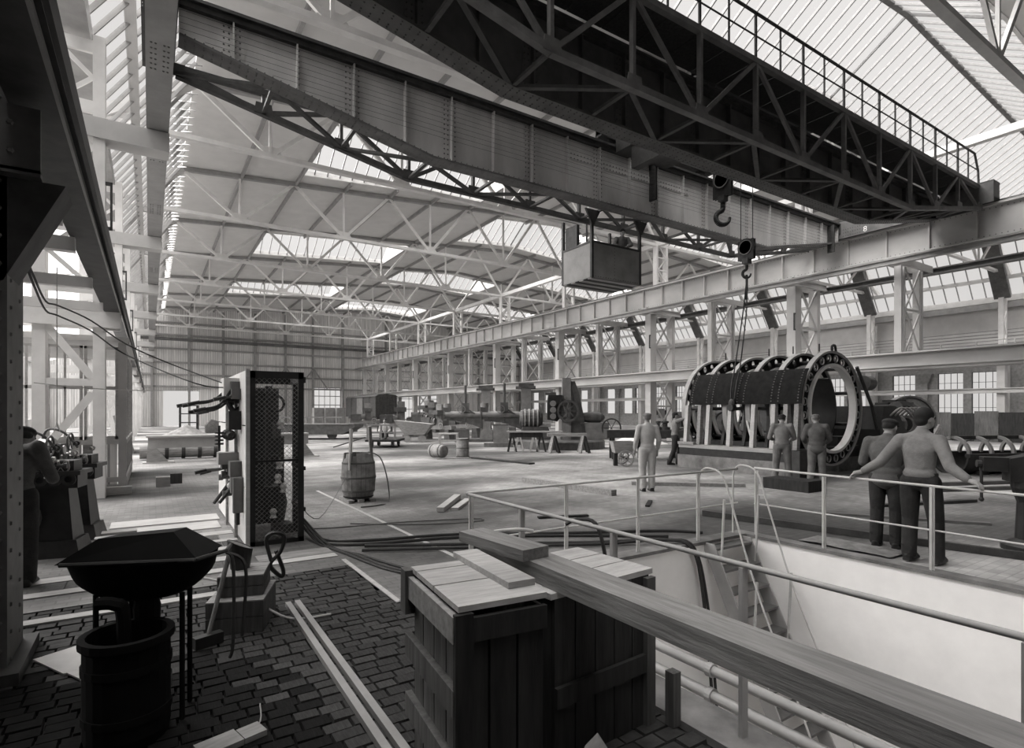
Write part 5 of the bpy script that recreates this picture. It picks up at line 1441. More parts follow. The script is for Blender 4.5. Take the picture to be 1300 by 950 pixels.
tag(MB().path(smooth_pts([(2.5,3.6,.05),(2.3,3.9,.6),(2.25,3.9,.75),(2.45,3.75,.8),(2.6,3.7,.78)]), .014, 6).build('hose', 'rail_paint'), 'pale bent hose end beside the crate side railing', 'hose')

# ================================================================ floor rails, hoses
for i, x in enumerate((1.02, 1.1)):
    tag(MB().bar((x+.02,5.3,.02),(x-.02,1.8,.02),.045,.04).build('floor_rail', 'steel_pale'), 'narrow steel bar on the wood block paving, %s the crates' % ('farther from', 'nearer to')[i], 'bar', 'pair of steel bars on the paving')
def hose(label, pts, r=.014, m='rubber', group=None):
    return tag(MB().path(smooth_pts([(p[0],p[1],r+.004) if len(p) == 2 else p for p in pts]), r, 6).build('cable', m), label, 'cable', group)
hose('dark cable curving from the switch cage towards the crates, outermost of three', [(1.75,8.0,.2),(1.85,7.5),(2.0,6.8),(2.15,6.0),(2.3,5.5),(2.1,5.1),(2.3,4.7),(2.5,4.6)])
hose('dark cable curving from the switch cage towards the crates, middle of three', [(1.75,8.0,.25),(1.9,7.4),(2.08,6.7),(2.2,6.05),(2.38,5.5),(2.2,5.1),(2.35,4.8),(2.5,4.7)])
hose('dark cable curving from the switch cage towards the crates, innermost of three', [(1.75,8.0,.3),(1.95,7.3),(2.15,6.6),(2.28,6.1),(2.44,5.5),(2.28,5.15),(2.4,4.9),(2.55,4.8)])
hose('thick dark cable crossing the floor from the switch cage behind the pit railing', [(1.75,8.1,.3),(1.95,7.7),(2.5,7.3),(3.6,7.0),(5.0,6.2),(6.2,5.6),(6.6,5.2)], .02)
hose('second thick dark cable crossing the floor from the switch cage behind the pit railing', [(1.75,8.1,.2),(1.9,7.5),(2.4,7.1),(3.6,6.8),(5.0,6.0),(6.0,5.3)], .02)
hose('thin wire curling over the floor between the cage and the cement barrel', [(1.8,8.6),(2.4,8.4),(3.2,8.3),(4.2,8.0),(4.5,7.8),(4.2,7.7),(3.4,8.0),(2.6,8.6)], .009, 'steel_mid')
hose('thin wire running from the cage to the cement barrel', [(1.75,8.4,.5),(2.3,9.3),(3.1,10.6,.45)], .006, 'steel_mid')
hose('pale bent strip lying across the floor beside the stacked boxes', [(.35,5.6,.3),(.6,5.35,.25),(.8,5.05,.12),(1.0,4.9,.02),(1.3,4.85,.015)], .01, 'wood_pale')

# ================================================================ switchboard with wire cage
sw = thing('switchboard', 'white marble switchboard with levers and a wire mesh cage standing on the floor', 'switchboard', (1.4,8.6,0))
X0,X1,Y0,Y1,ZTOP = 1.08,1.74,7.86,11.2,2.27
for k in range(3):
    y0 = Y0+.02+k*1.1
    for z0,z1 in ((.03,.75),(.77,1.55),(1.57,ZTOP)):
        MB().box(X0-.05,X0-.012,y0,y0+1.08,z0,z1).build('marble_panel', 'marble', sw, world=True)
MB().box(X0-.05,X0-.002,Y0-.03,Y0+.02,.0,ZTOP+.02).build('edge_strip', 'wood_pale', sw, world=True)
for (px,py) in ((X0+.03,Y0+.02),(X1-.03,Y0+.02),(X1+.04,Y0+.7),(X0+.03,Y1)):
    MB().box(px-.035,px+.035,py-.03,py+.03,.0,ZTOP if py < 8.2 else ZTOP-.1).build('frame_post', 'steel_black', sw, world=True)
MB().box(X0,X1,Y0-.01,Y0+.05,ZTOP-.09,ZTOP).box(X0,X1,Y0-.01,Y0+.05,.0,.06).box(X0+.05,X1-.05,Y0,Y0+.03,1.08,1.11).build('door_frame', 'steel_black', sw, world=True)
MB().box(X1-.05,X1+.03,Y0,Y0+.75,ZTOP-.14,ZTOP-.06).box(X0,X1,Y0+.6,Y0+.66,ZTOP-.14,ZTOP-.06).box(X1,X1+.03,Y0,Y0+.75,.95,1.0).box(X1,X1+.03,Y0,Y0+.75,.4,.45).build('side_rail', 'steel_black', sw, world=True)
me_ = MB(); s_ = .062; w = X1-X0-.1; h = ZTOP-.15
xa, za = X0+.05, .06
import itertools
c = -h
while c < w:
    for sg in (1, -1):
        p = []
        for xx, zz in ((c,0),(c+h,h)):
            pass
        t0 = max(0, -c); t1 = min(h, w-c)
        if t1 > t0:
            x_a, z_a, x_b, z_b = c+t0, t0, c+t1, t1
            if sg < 0: x_a, x_b = w-x_a, w-x_b
            me_.bar((xa+x_a,Y0+.015,za+z_a),(xa+x_b,Y0+.015,za+z_b),.004,.004)
    c += s_
me_.build('wire_mesh', 'steel_pale', sw, world=True, kind='stuff')
# apparatus behind the mesh
for x0,x1,y,z0,z1,m_ in ((1.2,1.32,8.3,.2,1.95,'steel_black'),(1.36,1.44,8.4,.6,2.1,'steel_dark'),(1.5,1.56,8.2,.3,1.4,'steel_dark'),(1.24,1.6,8.5,1.05,1.12,'steel_black'),(1.2,1.5,8.45,1.9,2.0,'steel_black')):
    MB().box(x0,x1,y,y+.1,z0,z1).build('bus_bar', m_, sw, world=True)
MB().lathe([(0,-.25),(.16,-.25),(.2,0),(.16,.25),(0,.25)],(1.45,8.45,.45),'z',16,cap=False).build('transformer', 'steel_black', sw, world=True)
MB().box(1.42,1.66,8.1,8.4,.08,.2).build('resistor_box', 'steel_dark', sw, world=True)
for x,z in ((1.52,1.5),(1.5,.95),(1.48,.75),(1.42,.28),(1.55,.62)):
    MB().lathe([(0,0),(.05,.01),(.03,.05),(.05,.09),(.03,.13),(0,.14)],(x,8.2,z),'z',12,cap=False).build('insulator', 'marble', sw, world=True)
MB().ring((1.46,8.3,1.85),.1,.13,-.02,.02,'y',18).build('ring_terminal', 'steel_black', sw, world=True)
for k in range(3): MB().lathe([(.0,0),(.035,.02),(.03,.2),(0,.24)],(1.42+.07*k,8.6,1.35),'z',8).build('fuse', 'steel_mid', sw, world=True)
MB().box(X0+.1,X1-.05,9.3,9.35,.1,2.1).build('rear_plate', 'steel_dark', sw, world=True)
# levers and switches on the marble face
def lever(y, z, L, dz, m='steel_dark'):
    g = MB().box(X0-.16,X0-.05,y-.06,y+.06,z-.07,z+.07).build('switch_block', 'steel_mid', sw, world=True)
    MB().path(smooth_pts([(X0-.12,y,z),(X0-.12-L*.5,y-.05,z+dz*.8),(X0-.12-L,y-.08,z+dz)]), .018, 6).build('lever', m, g, world=True)
    MB().tube((X0-.12-L,y-.08,z+dz),(X0-.12-L-.14,y-.1,z+dz-.03),.026,n=8).build('grip', 'steel_black', g, world=True)
lever(8.6,1.95,.3,-.18); lever(8.8,1.98,.38,-.22); lever(9.2,1.95,.25,-.2); lever(8.35,1.98,.12,-.05)
MB().path(smooth_pts([(X0-.06,8.6,2.15),(X0-.18,8.55,1.95),(X0-.12,8.5,1.75),(X0-.02,8.5,1.8)]), .035, 8).build('contact_arm', 'steel_black', sw, world=True)
for k, (y, z) in enumerate(((8.45,2.08),(8.75,2.12),(9.05,2.05),(9.5,2.0))):
    lever(y, z, .34+.05*k, -.3+.05*k, 'steel_black')
for y, z in ((8.5,1.9),(8.9,1.88),(8.65,.88),(9.0,.8),(8.5,.62)):
    MB().lathe([(0,0),(.05,0),(.05,-.05),(.03,-.06),(.03,-.14),(.045,-.15),(.045,-.2),(0,-.2)],(X0-.05,y,z),'x',10,cap=False).build('terminal', 'steel_dark' if z > 1 else 'steel_mid', sw, world=True)
for k in range(4): MB().ring((X0-.28,8.62+.0*k,1.3+.05*k),.03,.055,-.012,.012,'z',10).build('spring_coil', 'steel_dark', sw, world=True)
MB().tube((X0-.28,8.62,1.2),(X0-.28,8.62,1.55),.018,n=6).build('spindle', 'steel_dark', sw, world=True)
MB().box(X0-.3,X0-.05,8.5,8.75,1.02,1.18).build('arc_chute', 'steel_pale', sw, world=True)
MB().box(X0-.2,X0-.05,8.25,8.42,1.5,1.75).build('relay', 'steel_black', sw, world=True)
MB().box(X0-.24,X0-.05,8.45,8.85,1.95,2.2).build('knife_switch', 'marble', sw, world=True)
MB().lathe([(.03,-.25),(.05,-.22)] + [(.05 if k % 2 else .075, -.2+.04*k) for k in range(10)] + [(.05,.22),(.03,.25)],(X0-.16,8.7,1.42),'y',12).build('coil', 'steel_dark', sw, world=True)
for k, (y,z,w_) in enumerate(((8.3,.98,.14),(8.7,1.05,.2),(8.35,.75,.12))):
    MB().box(X0-.05-w_,X0-.05,y-.1,y+.12,z-.1,z+.1).build('switch_box', 'steel_mid', sw, world=True)
lever(8.9,.95,.3,-.02,'steel_mid'); lever(9.2,.92,.22,-.03,'steel_mid')
MB().box(X0-.17,X0-.05,8.05,8.15,.42,.88).build('fuse_holder', 'steel_mid', sw, world=True)
MB().tube((X0-.11,8.1,.46),(X0-.11,8.1,.26),.024,n=8).build('grip', 'steel_black', sw, world=True)
MB().sphere((X0-.1,8.4,.6),.05).sphere((X0-.14,8.6,.72),.05).sphere((X0-.12,8.45,.9),.04).build('porcelain_knob', 'marble', sw, world=True)
for (p,q) in (((X0-.1,8.7,.8),(X0-.35,8.55,.5)),((X0-.1,8.5,.75),(X0-.3,8.4,.52))):
    MB().tube(p,q,.03,.022,n=8).build('grip', 'steel_dark', sw, world=True)
for y in (8.55, 9.6): MB().tube((X0-.08,y,.0),(X0-.08,y,2.1),.022,n=8).build('conduit', 'wood_mid', sw, world=True)

# ================================================================ boxes with bucket, sledge hammer, wire hoop
def plank_box(label, x0,x1,y0,y1,z0,z1,rot,m):
    t = thing('wooden_box', label, 'box', ((x0+x1)/2,(y0+y1)/2,z0), R(rot)); a,b,h = (x1-x0)/2,(y1-y0)/2,z1-z0
    for k in range(2):
        for yy in (-b, b-.02): MB().box(-a,a,yy,yy+.02,h*k/2+.003,h*(k+1)/2-.003).build('board', m, t)
        for xx in (-a, a-.02): MB().box(xx,xx+.02,-b+.02,b-.02,h*k/2+.003,h*(k+1)/2-.003).build('board', m, t)
    for k in range(3): MB().box(-a,a,-b+2*b*k/3+.003,-b+2*b*(k+1)/3-.003,h-.015,h+.005).build('lid_board', 'wood_mid', t)
    return t
plank_box('lower dark wooden box of the stack beside the black forge', .44,.86,4.85,5.38,0,.25,-20,'wood_crate')
plank_box('upper wooden box of the stack beside the black forge', .5,.84,4.95,5.35,.256,.42,-17,'wood_crate')
t = thing('iron_scoop', 'black slant cut iron scoop standing on the stacked boxes', 'scoop', (.64,5.2,.428))
n = 18; vs = []
for i in range(n):
    a = 2*math.pi*i/n; x, y = math.cos(a), math.sin(a)
    vs += [(.075*x,.075*y,0),(.1*x,.1*y,.17-.05*x*.9+.03),(.09*x,.09*y,.17-.05*x*.9+.03),(.066*x,.066*y,.015)]
fs = []
for i in range(n):
    j = (i+1)%n
    for k in range(3): fs.append((i*4+k,j*4+k,j*4+k+1,i*4+k+1))
fs += [tuple(i*4 for i in range(n-1,-1,-1))]
MB().add(vs, fs).build('shell', 'steel_black', t); MB().add([(p[0],p[1],p[2]-.004) for p in vs if True][2::4], [tuple(range(n))]).build('contents', 'concrete', t)
t = thing('sledge_hammer', 'sledge hammer leaning head down against the stacked boxes', 'hammer', (.36,4.72,0))
MB().bar((-.09,-.02,.045),(.1,.04,.045),.07,.08).build('head', 'steel_black', t)
MB().tube((.0,.01,.05),(.18,.3,.6),.016,.02,n=8).build('handle', 'wood_crate', t)
o = tag(MB().path(smooth_pts([(.9,5.3,.43),(.86,5.3,.62),(.92,5.25,.68),(1.0,5.25,.64),(.98,5.3,.5),(.9,5.35,.38),(1.0,5.4,.25),(1.02,5.4,.3),(.95,5.36,.5)]), .018, 6).build('hose_loop', 'rubber'), 'dark looped hose standing beside the stacked boxes', 'hose')

# ================================================================ portable forge and tub
t = thing('portable_forge', 'black portable forge with boat shaped hood on thin legs', 'forge', (-.02,3.9,0), R(-30))
nu, nv = 20, 6; vs = []
for i in range(nu+1):
    u = -1+2*i/nu; hw = .2*(1-abs(u)**3.2)**.5+.012; dep = .24*(1-abs(u)**2.4)**.6+.01
    for j in range(nv+1):
        v = -1+2*j/nv
        vs.append((.4*u, hw*v, .9+.02*u - dep*(1-v*v)**.6))
fs = [(i*(nv+1)+j,(i+1)*(nv+1)+j,(i+1)*(nv+1)+j+1,i*(nv+1)+j+1) for i in range(nu) for j in range(nv)]
MB().add(vs, fs).build('pan', 'soot', t, smooth=True)
MB().add([(-.39,-.17,.9),(.38,-.17,.92),(.2,-.08,1.06),(-.2,-.1,1.03),(-.36,.17,.9),(.36,.17,.92),(.18,.1,1.05),(-.18,.08,1.02)],
         [(0,1,2,3),(7,6,5,4),(3,2,6,7),(0,3,7,4),(1,5,6,2)]).build('hood', 'soot', t)
MB().path([(-.36,-.17,.9),(.36,-.17,.92),(.46,0,.93),(.4,.19,.92)], .012, 6).build('rim_bar', 'steel_dark', t)
for x,y in ((-.2,-.12),(-.14,.1),(.2,.1),(.26,-.1)): MB().tube((x,y,.0),(x,y,.72),.014,n=6).build('leg', 'soot', t)
MB().lathe([(.0,.0),(.05,0),(.055,.3),(.07,.62),(.05,.7),(0,.7)],(.02,-.02,0),'z',12,cap=False).build('air_pipe', 'soot', t)
MB().path(smooth_pts([(.46,0,.92),(.5,0,.85),(.5,0,.4),(.48,0,.3)]),.01,5).path(smooth_pts([(.46,0,.92),(.56,.02,.84),(.55,.02,.5),(.54,.02,.42)]),.01,5).build('tongs', 'steel_dark', t)
t = thing('iron_tub', 'black round quenching tub under the portable forge', 'tub', (-.1,3.66,0))
MB().lathe([(.0,0),(.19,0),(.2,.05),(.2,.5),(.22,.52),(.22,.56),(.185,.56),(.18,.1),(0,.1)],(0,0,0),'z',24,cap=False).build('body', 'soot', t)
for z in (.15,.4): MB().ring((0,0,z),.198,.208,-.02,.02,'z',24).build('hoop', 'soot', t)
tag(MB().path(smooth_pts([(-.12,3.72,.11),(-.12,3.72,.62),(-.16,3.72,.7),(-.24,3.74,.71)]),.035,8).build('bent_pipe', 'soot'), 'bent black pipe stub sticking out of the quenching tub', 'pipe')
o = tag(MB().box(-.17,.17,-.22,.22,0,.012).build('paper_sheet', 'paper'), 'torn pale sheet of board on the paving behind the quenching tub', 'board'); o.location = (-.43,4.98,.004); o.rotation_euler = (0,0,R(28))
o = tag(MB().box(-.1,.1,-.09,.09,0,.012).build('paper_sheet', 'paper'), 'small pale scrap of board beside the larger torn sheet', 'board'); o.location = (-.33,4.68,.004); o.rotation_euler = (0,0,R(28))
o = tag(MB().box(-.12,.08,-.06,.08,0,.03).box(.085,.2,-.06,.06,0,.03).build('pale_slab', 'wood_mid'), 'pale split slab on the paving at the foot of the forge', 'slab'); o.location = (.36,3.28,0); o.rotation_euler = (0,0,R(15))
tag(MB().path(smooth_pts([(-.1,3.3,.01),(.1,3.15,.012),(.3,3.2,.012),(.5,3.35,.012),(.55,3.6,.012)]),.004,4).build('wire_scrap', 'steel_pale'), 'thin bright wire scrap on the dark paving', 'wire')

# ================================================================ left: office, lathes
of = thing('wooden_office', 'wooden glazed office cabin with panelled walls behind the left columns', 'cabin', (-2.4,16.5,0))
OX0, OX1, OY0, OY1, OH = -4.6, -.42, 14.5, 19.5, 3.2
MB().box(OX0,OX1,OY0,OY1,.08,.2).build('sill', 'wood_pale', of, world=True)
MB().box(OX0-.05,OX1+.05,OY0-.05,OY1+.05,OH,OH+.12).build('roof', 'paint_girder', of, world=True)
for (px,py) in ((OX1-.07,OY0+.07),(OX0+.07,OY0+.07),(OX1-.07,OY1-.07),(OX0+.07,OY1-.07)):
    MB().box(px-.07,px+.07,py-.07,py+.07,.2,OH).build('corner_post', 'paint_girder', of, world=True)
xs_ = [OX1-.15-.2*k for k in range(20)]
for k, x in enumerate(xs_): 
    if x-.19 > OX0: MB().box(x-.19,x-.01,OY0+.02,OY0+.05,.2,1.05).build('wall_board', 'wood_mid' if k % 3 else 'wood_siding', of, world=True)
for k in range(24):
    y = OY0+.16+.2*k
    if y+.2 < OY1: MB().box(OX1-.05,OX1-.02,y,y+.19,.2,1.05).build('wall_board', 'wood_mid', of, world=True)
for z in (.25,1.05): MB().box(OX0,OX1,OY0-.01,OY0+.06,z,z+.1).box(OX1-.06,OX1+.01,OY0,OY1,z,z+.1).build('wall_rail', 'paint_girder', of, world=True)
for k in range(7):
    x1_ = OX1-.14-.6*k; x0_ = x1_-.58
    if x0_ < OX0: break
    f = MB().box(x0_,x0_+.05,OY0+.01,OY0+.06,1.15,3.1).box(x1_-.05,x1_,OY0+.01,OY0+.06,1.15,3.1).box(x0_,x1_,OY0+.01,OY0+.06,3.05,3.1).box(x0_,x1_,OY0+.01,OY0+.06,1.15,1.22).box(x0_,x1_,OY0+.02,OY0+.05,2.2,2.27).box((x0_+x1_)/2-.02,(x0_+x1_)/2+.02,OY0+.02,OY0+.05,1.15,3.1).build('window_frame', 'wood_pale', of, world=True)
    for (p0,p1) in ((x0_+.05,(x0_+x1_)/2-.02),((x0_+x1_)/2+.02,x1_-.05)):
        for (q0,q1) in ((1.22,2.2),(2.27,3.05)): MB().box(p0,p1,OY0+.032,OY0+.038,q0,q1).build('pane', 'glass_window', f, world=True)
for k in range(4):
    y0_ = OY0+.2+1.18*k
    f = MB().box(OX1-.05,OX1-.01,y0_,y0_+.06,1.15,3.1).box(OX1-.05,OX1-.01,y0_+1.06,y0_+1.12,1.15,3.1).box(OX1-.05,OX1-.01,y0_,y0_+1.12,2.2,2.26).box(OX1-.05,OX1-.01,y0_,y0_+1.12,3.04,3.1).build('window_frame', 'wood_pale', of, world=True)
    MB().box(OX1-.033,OX1-.027,y0_+.06,y0_+1.06,1.2,3.04).build('pane', 'glass_window', f, world=True)
MB().box(OX1-.5,OX1+.1,OY0-.25,OY0-.02,0,.16).build('step', 'wood_pale', of, world=True)
tag(MB().box(.12,.4,15.2,15.5,0,.22).build('wooden_box', 'wood_pale'), 'small pale box on the floor by the office corner', 'box')
tag(MB().box(.42,.66,15.7,16.0,0,.24).build('wooden_box', 'wood_crate'), 'small dark box on the floor behind the pale box', 'box')
def pedestal_lathe(X, Y, label, s):
    t = thing('bench_lathe', label, 'machine tool', (X,Y,0), R(-12))
    def frus(x0,x1,y0,y1,z0,z1,k): return MB().add([(x0,y0,z0),(x1,y0,z0),(x1,y1,z0),(x0,y1,z0),(x0*k,y0*k,z1),(x1*k,y0*k,z1),(x1*k,y1*k,z1),(x0*k,y1*k,z1)],[(0,3,2,1),(4,5,6,7),(0,1,5,4),(1,2,6,5),(2,3,7,6),(3,0,4,7)])
    frus(-.3,.3,-.24,.24,0,.2,.86).build('foot', 'steel_dark', t)
    frus(-.22,.22,-.19,.19,.2,.82,.72).build('pedestal', 'steel_black', t)
    MB().box(-.95,.26,-.17,.17,.82,.98).build('bed', 'steel_black', t)
    MB().box(-.2,.3,-.22,.22,.98,1.03).build('tray', 'steel_dark', t)
    h = MB().box(-.55,-.15,-.13,.13,.98,1.3).build('headstock', 'steel_black', t)
    MB().lathe([(.04,-.3),(.09,-.3),(.09,-.2),(.13,-.2),(.13,-.05),(.16,-.05),(.16,.1),(.06,.1),(.06,.22),(.03,.22)],(-.35,0,1.22),'x',16).build('cone_pulley', 'steel_bright', h)
    handwheel(MB(),(.1,-.2,1.08),.09,'y',.012).build('handwheel', 'steel_bright', t)
    MB().path(smooth_pts([(-.4,0,1.3),(-.3,-.05,1.5),(-.1,-.1,1.45),(.05,-.1,1.25)]),.015,6).build('oil_pipe', 'steel_mid', t)
    handwheel(MB(),(-.05,-.05,1.33),.12,'x',.015).build('capstan', 'steel_mid', t)
    MB().box(-.05,.22,-.16,.12,1.03,1.15).build('tool_slide', 'steel_dark', t)
    for k in range(4): MB().tube((-.1+.09*k,-.18,1.1),(-.08+.09*k,-.26,1.16),.012,n=6).build('lever', 'steel_bright', t)
    for k in range(10):
        x = -.5+.08*k; y = -.15-.06*(k%3); z = 1.03+.07*((k*7)%5)
        MB().lathe([(0,-.05),(.02,-.05),(.02,.02),(.035,.02),(.035,.05),(0,.05)],(x,y,z),'y' if k % 2 else 'x',8,cap=False).build('knob', 'steel_bright' if k % 3 == 0 else 'steel_dark', t)
    for k in range(3): MB().ring((-.1+.14*k,-.2,.93),.04,.075,-.015,.015,'y',12).build('gear', 'steel_dark', t)
    frus(-.2,.2,-.19,.19,.0,.82,.8).build('rear_pedestal', 'steel_black', t).location = (-.75,0,0)
    MB().lathe([(0,-.05),(.22,-.05),(.24,0),(.22,.05),(0,.05)],(-.3,-.25,.5),'y',18,cap=False).build('drive_wheel', 'steel_dark', t)
    return t
pedestal_lathe(-.95, 8.75, 'black pedestal lathe where the man in the cap works', 1)
pedestal_lathe(-.85, 9.75, 'black pedestal lathe standing behind the first one towards the office', 1)
for i, (x0,x1,y0,y1,z,lab) in enumerate(((-.55,-.15,9.3,9.5,.0,'pale pallet beam beside the pedestal lathe foot'),(-.6,-.2,8.95,9.12,.0,'front pale pallet beam beside the pedestal lathe foot'))):
    tag(MB().box(x0,x1,y0,y1,.014,.1).build('pallet_beam', 'wood_pale'), lab, 'timber')
# pulley cord and cables from the left columns to the switchboard
tag(MB().path(smooth_pts([(-0.74, 5.25, 2.84), (-0.75, 5.61, 2.79), (-0.81, 6.72, 2.77), (-0.79, 7.42, 2.84), (-0.6, 8.49, 2.85), (-0.27, 9.23, 2.66), (0.24, 9.38, 2.43), (0.93, 8.6, 2.1)]), .009, 6).build('hanging_cable', 'rubber'), 'upper dark cable running from the riveted column to the switchboard', 'cable')
tag(MB().path(smooth_pts([(-0.74, 5.25, 2.795), (-0.75, 5.61, 2.725), (-0.81, 6.72, 2.685), (-0.79, 7.42, 2.735), (-0.6, 8.49, 2.725), (-0.27, 9.23, 2.515), (0.5, 8.2, 2.1), (0.93, 8.7, 2.08)]), .009, 6).build('hanging_cable', 'rubber'), 'lower dark cable running from the riveted column to the switchboard', 'cable')
tag(MB().path(sag((-1.2,9.0,2.1),(X0-.2,9.3,2.1),.07,12), .006, 5).build('hanging_rope', 'rope'), 'thin white rope stretched from the left columns to the switchboard', 'rope')
tag(MB().path([(-.95,8.75,3.5),(-.95,8.75,1.6),(-.98,8.75,1.5),(-.92,8.75,1.5),(-.95,8.75,1.6)], .006, 5).build('dangling_cord', 'rope'), 'thin cord hanging above the pedestal lathe', 'cord')
# pale beam bench with banded cylinder
t = thing('beam_bench', 'long pale deep beam on triangular trestles in the left part of the hall', 'bench', (2.5,22.4,0))
MB().box(-2.6,2.6,-.25,.25,.86,.92).build('top_board', 'wood_pale', t)
MB().box(-2.55,2.6,-.18,-.1,.5,.86).box(-2.55,2.6,.1,.18,.5,.86).build('beam', 'paint_grey', t)
for x in (-2.4,0,2.4):
    MB().prism([(x-.2,0),(x+.45,0),(x+.1,.5),(x-.15,.5)],'y',-.2,.2).build('trestle', 'wood_mid', t)
    MB().box(x-.3,x+.6,-.25,.25,0,.04).build('trestle_foot', 'wood_pale', t)
t = thing('banded_cylinder', 'pale cylinder with dark iron bands lying behind the beam bench', 'cylinder', (1.6,23.9,0))
MB().lathe([(0,-1.9),(.24,-1.9),(.24,1.9),(0,1.9)],(0,0,.28),'x',20,cap=False).build('body', 'wood_mid', t)
for k in range(7): MB().ring((-1.6+.52*k,0,.28),.235,.27,-.06,.06,'x',20).build('band', 'steel_dark', t)
tag(MB().prism([(5.0,0),(6.6,0),(6.6,2.0),(5.0,2.0)],'y',53.5,54.2).build('plaster_cabinet', 'wood_pale'), 'tall pale cabinet before the opening in the far wall', 'cabinet').location
t = thing('iron_frame_stand', 'dark open frame stand before the far wall opening', 'stand', (2.6,51,0))
for x in (-.6,.6):
    for y in (-.5,.5): MB().box(x-.06,x+.06,y-.06,y+.06,0,2.2).build('leg', 'steel_dark', t)
for z in (.8,1.5,2.15): MB().box(-.65,.65,-.55,.55,z,z+.07).build('shelf', 'steel_dark', t)
tag(MB().prism([(-.5,0),(.5,0),(.35,.3),(.5,.9),(-.1,1.1),(-.5,.6)],'y',0,1).build('stone_block', 'concrete'), 'rough grey block beside the frame stand at the far wall', 'block').location = (4.2,50.5,0)
for k, (x,y) in enumerate(((-.6,28.5),(-.9,29.0))):
    o = tag(MB().box(-.05,.05,-.6,.6,0,1.6).build('leaning_board', 'wood_mid'), 'tall board leaning against the office side wall', 'board', 'boards leaning at the left columns'); o.location = (x,y,0); o.rotation_euler = (0,R(-12),0)
# ================================================================ people
def remesh(mb, voxel, name, m, smooth=9):
    me = mb.mesh(name)
    o = bpy.data.objects.new('tmp_solid', me); COL.objects.link(o)
    r = o.modifiers.new('r', 'REMESH'); r.mode = 'VOXEL'; r.voxel_size = voxel; r.use_smooth_shade = True
    s = o.modifiers.new('s', 'SMOOTH'); s.iterations = smooth; s.factor = .5
    dg = bpy.context.evaluated_depsgraph_get(); dg.update()
    out = bpy.data.meshes.new_from_object(o.evaluated_get(dg))
    bpy.data.objects.remove(o); out.name = name
    out.materials.clear(); out.materials.append(MATS[m])
    out.polygons.foreach_set('use_smooth', [True]*len(out.polygons))
    return out
def limb(mb, pts, rad, n=12):
    for i in range(len(pts)-1):
        mb.tube(pts[i], pts[i+1], rad[i], rad[i+1], n)
    for p, r in zip(pts, rad): mb.sphere(p, r, n, 8)
def lerp(a, b, t): return tuple(a[i]+(b[i]-a[i])*t for i in range(3))
def hand(mb, w, fdir, side, curl=.5):
    """palm + five fingers from wrist w along fdir; thumb leaves the inner side of the palm"""
    w = Vector(w); f = Vector(fdir).normalized()
    up = Vector((0,0,1)) if abs(f.z) < .8 else Vector((0,1,0))
    sd = f.cross(up).normalized(); up = sd.cross(f).normalized()
    c = w + f*.05
    mb.tube(w, w+f*.085, .024, .03, 10); mb.sphere(c+f*.02, (.036,.036,.026), 10, 7)
    for k, L in enumerate((.06,.072,.078,.068)):
        b = w + f*.085 + sd*(.027-.018*k)
        m1 = b + f*L*.5 - up*L*.25*curl; m2 = m1 + f*L*.3 - up*L*.55*curl; e = m2 - up*L*.35*curl + f*L*.1*(1-curl)
        limb(mb, [b, m1, m2, e], [.0095,.009,.0085,.0075], 8)
    b = w + f*.03 + sd*.03*side; limb(mb, [b, b+f*.03+sd*.025*side-up*.012, b+f*.06+sd*.022*side-up*.03], [.012,.011,.009], 8)
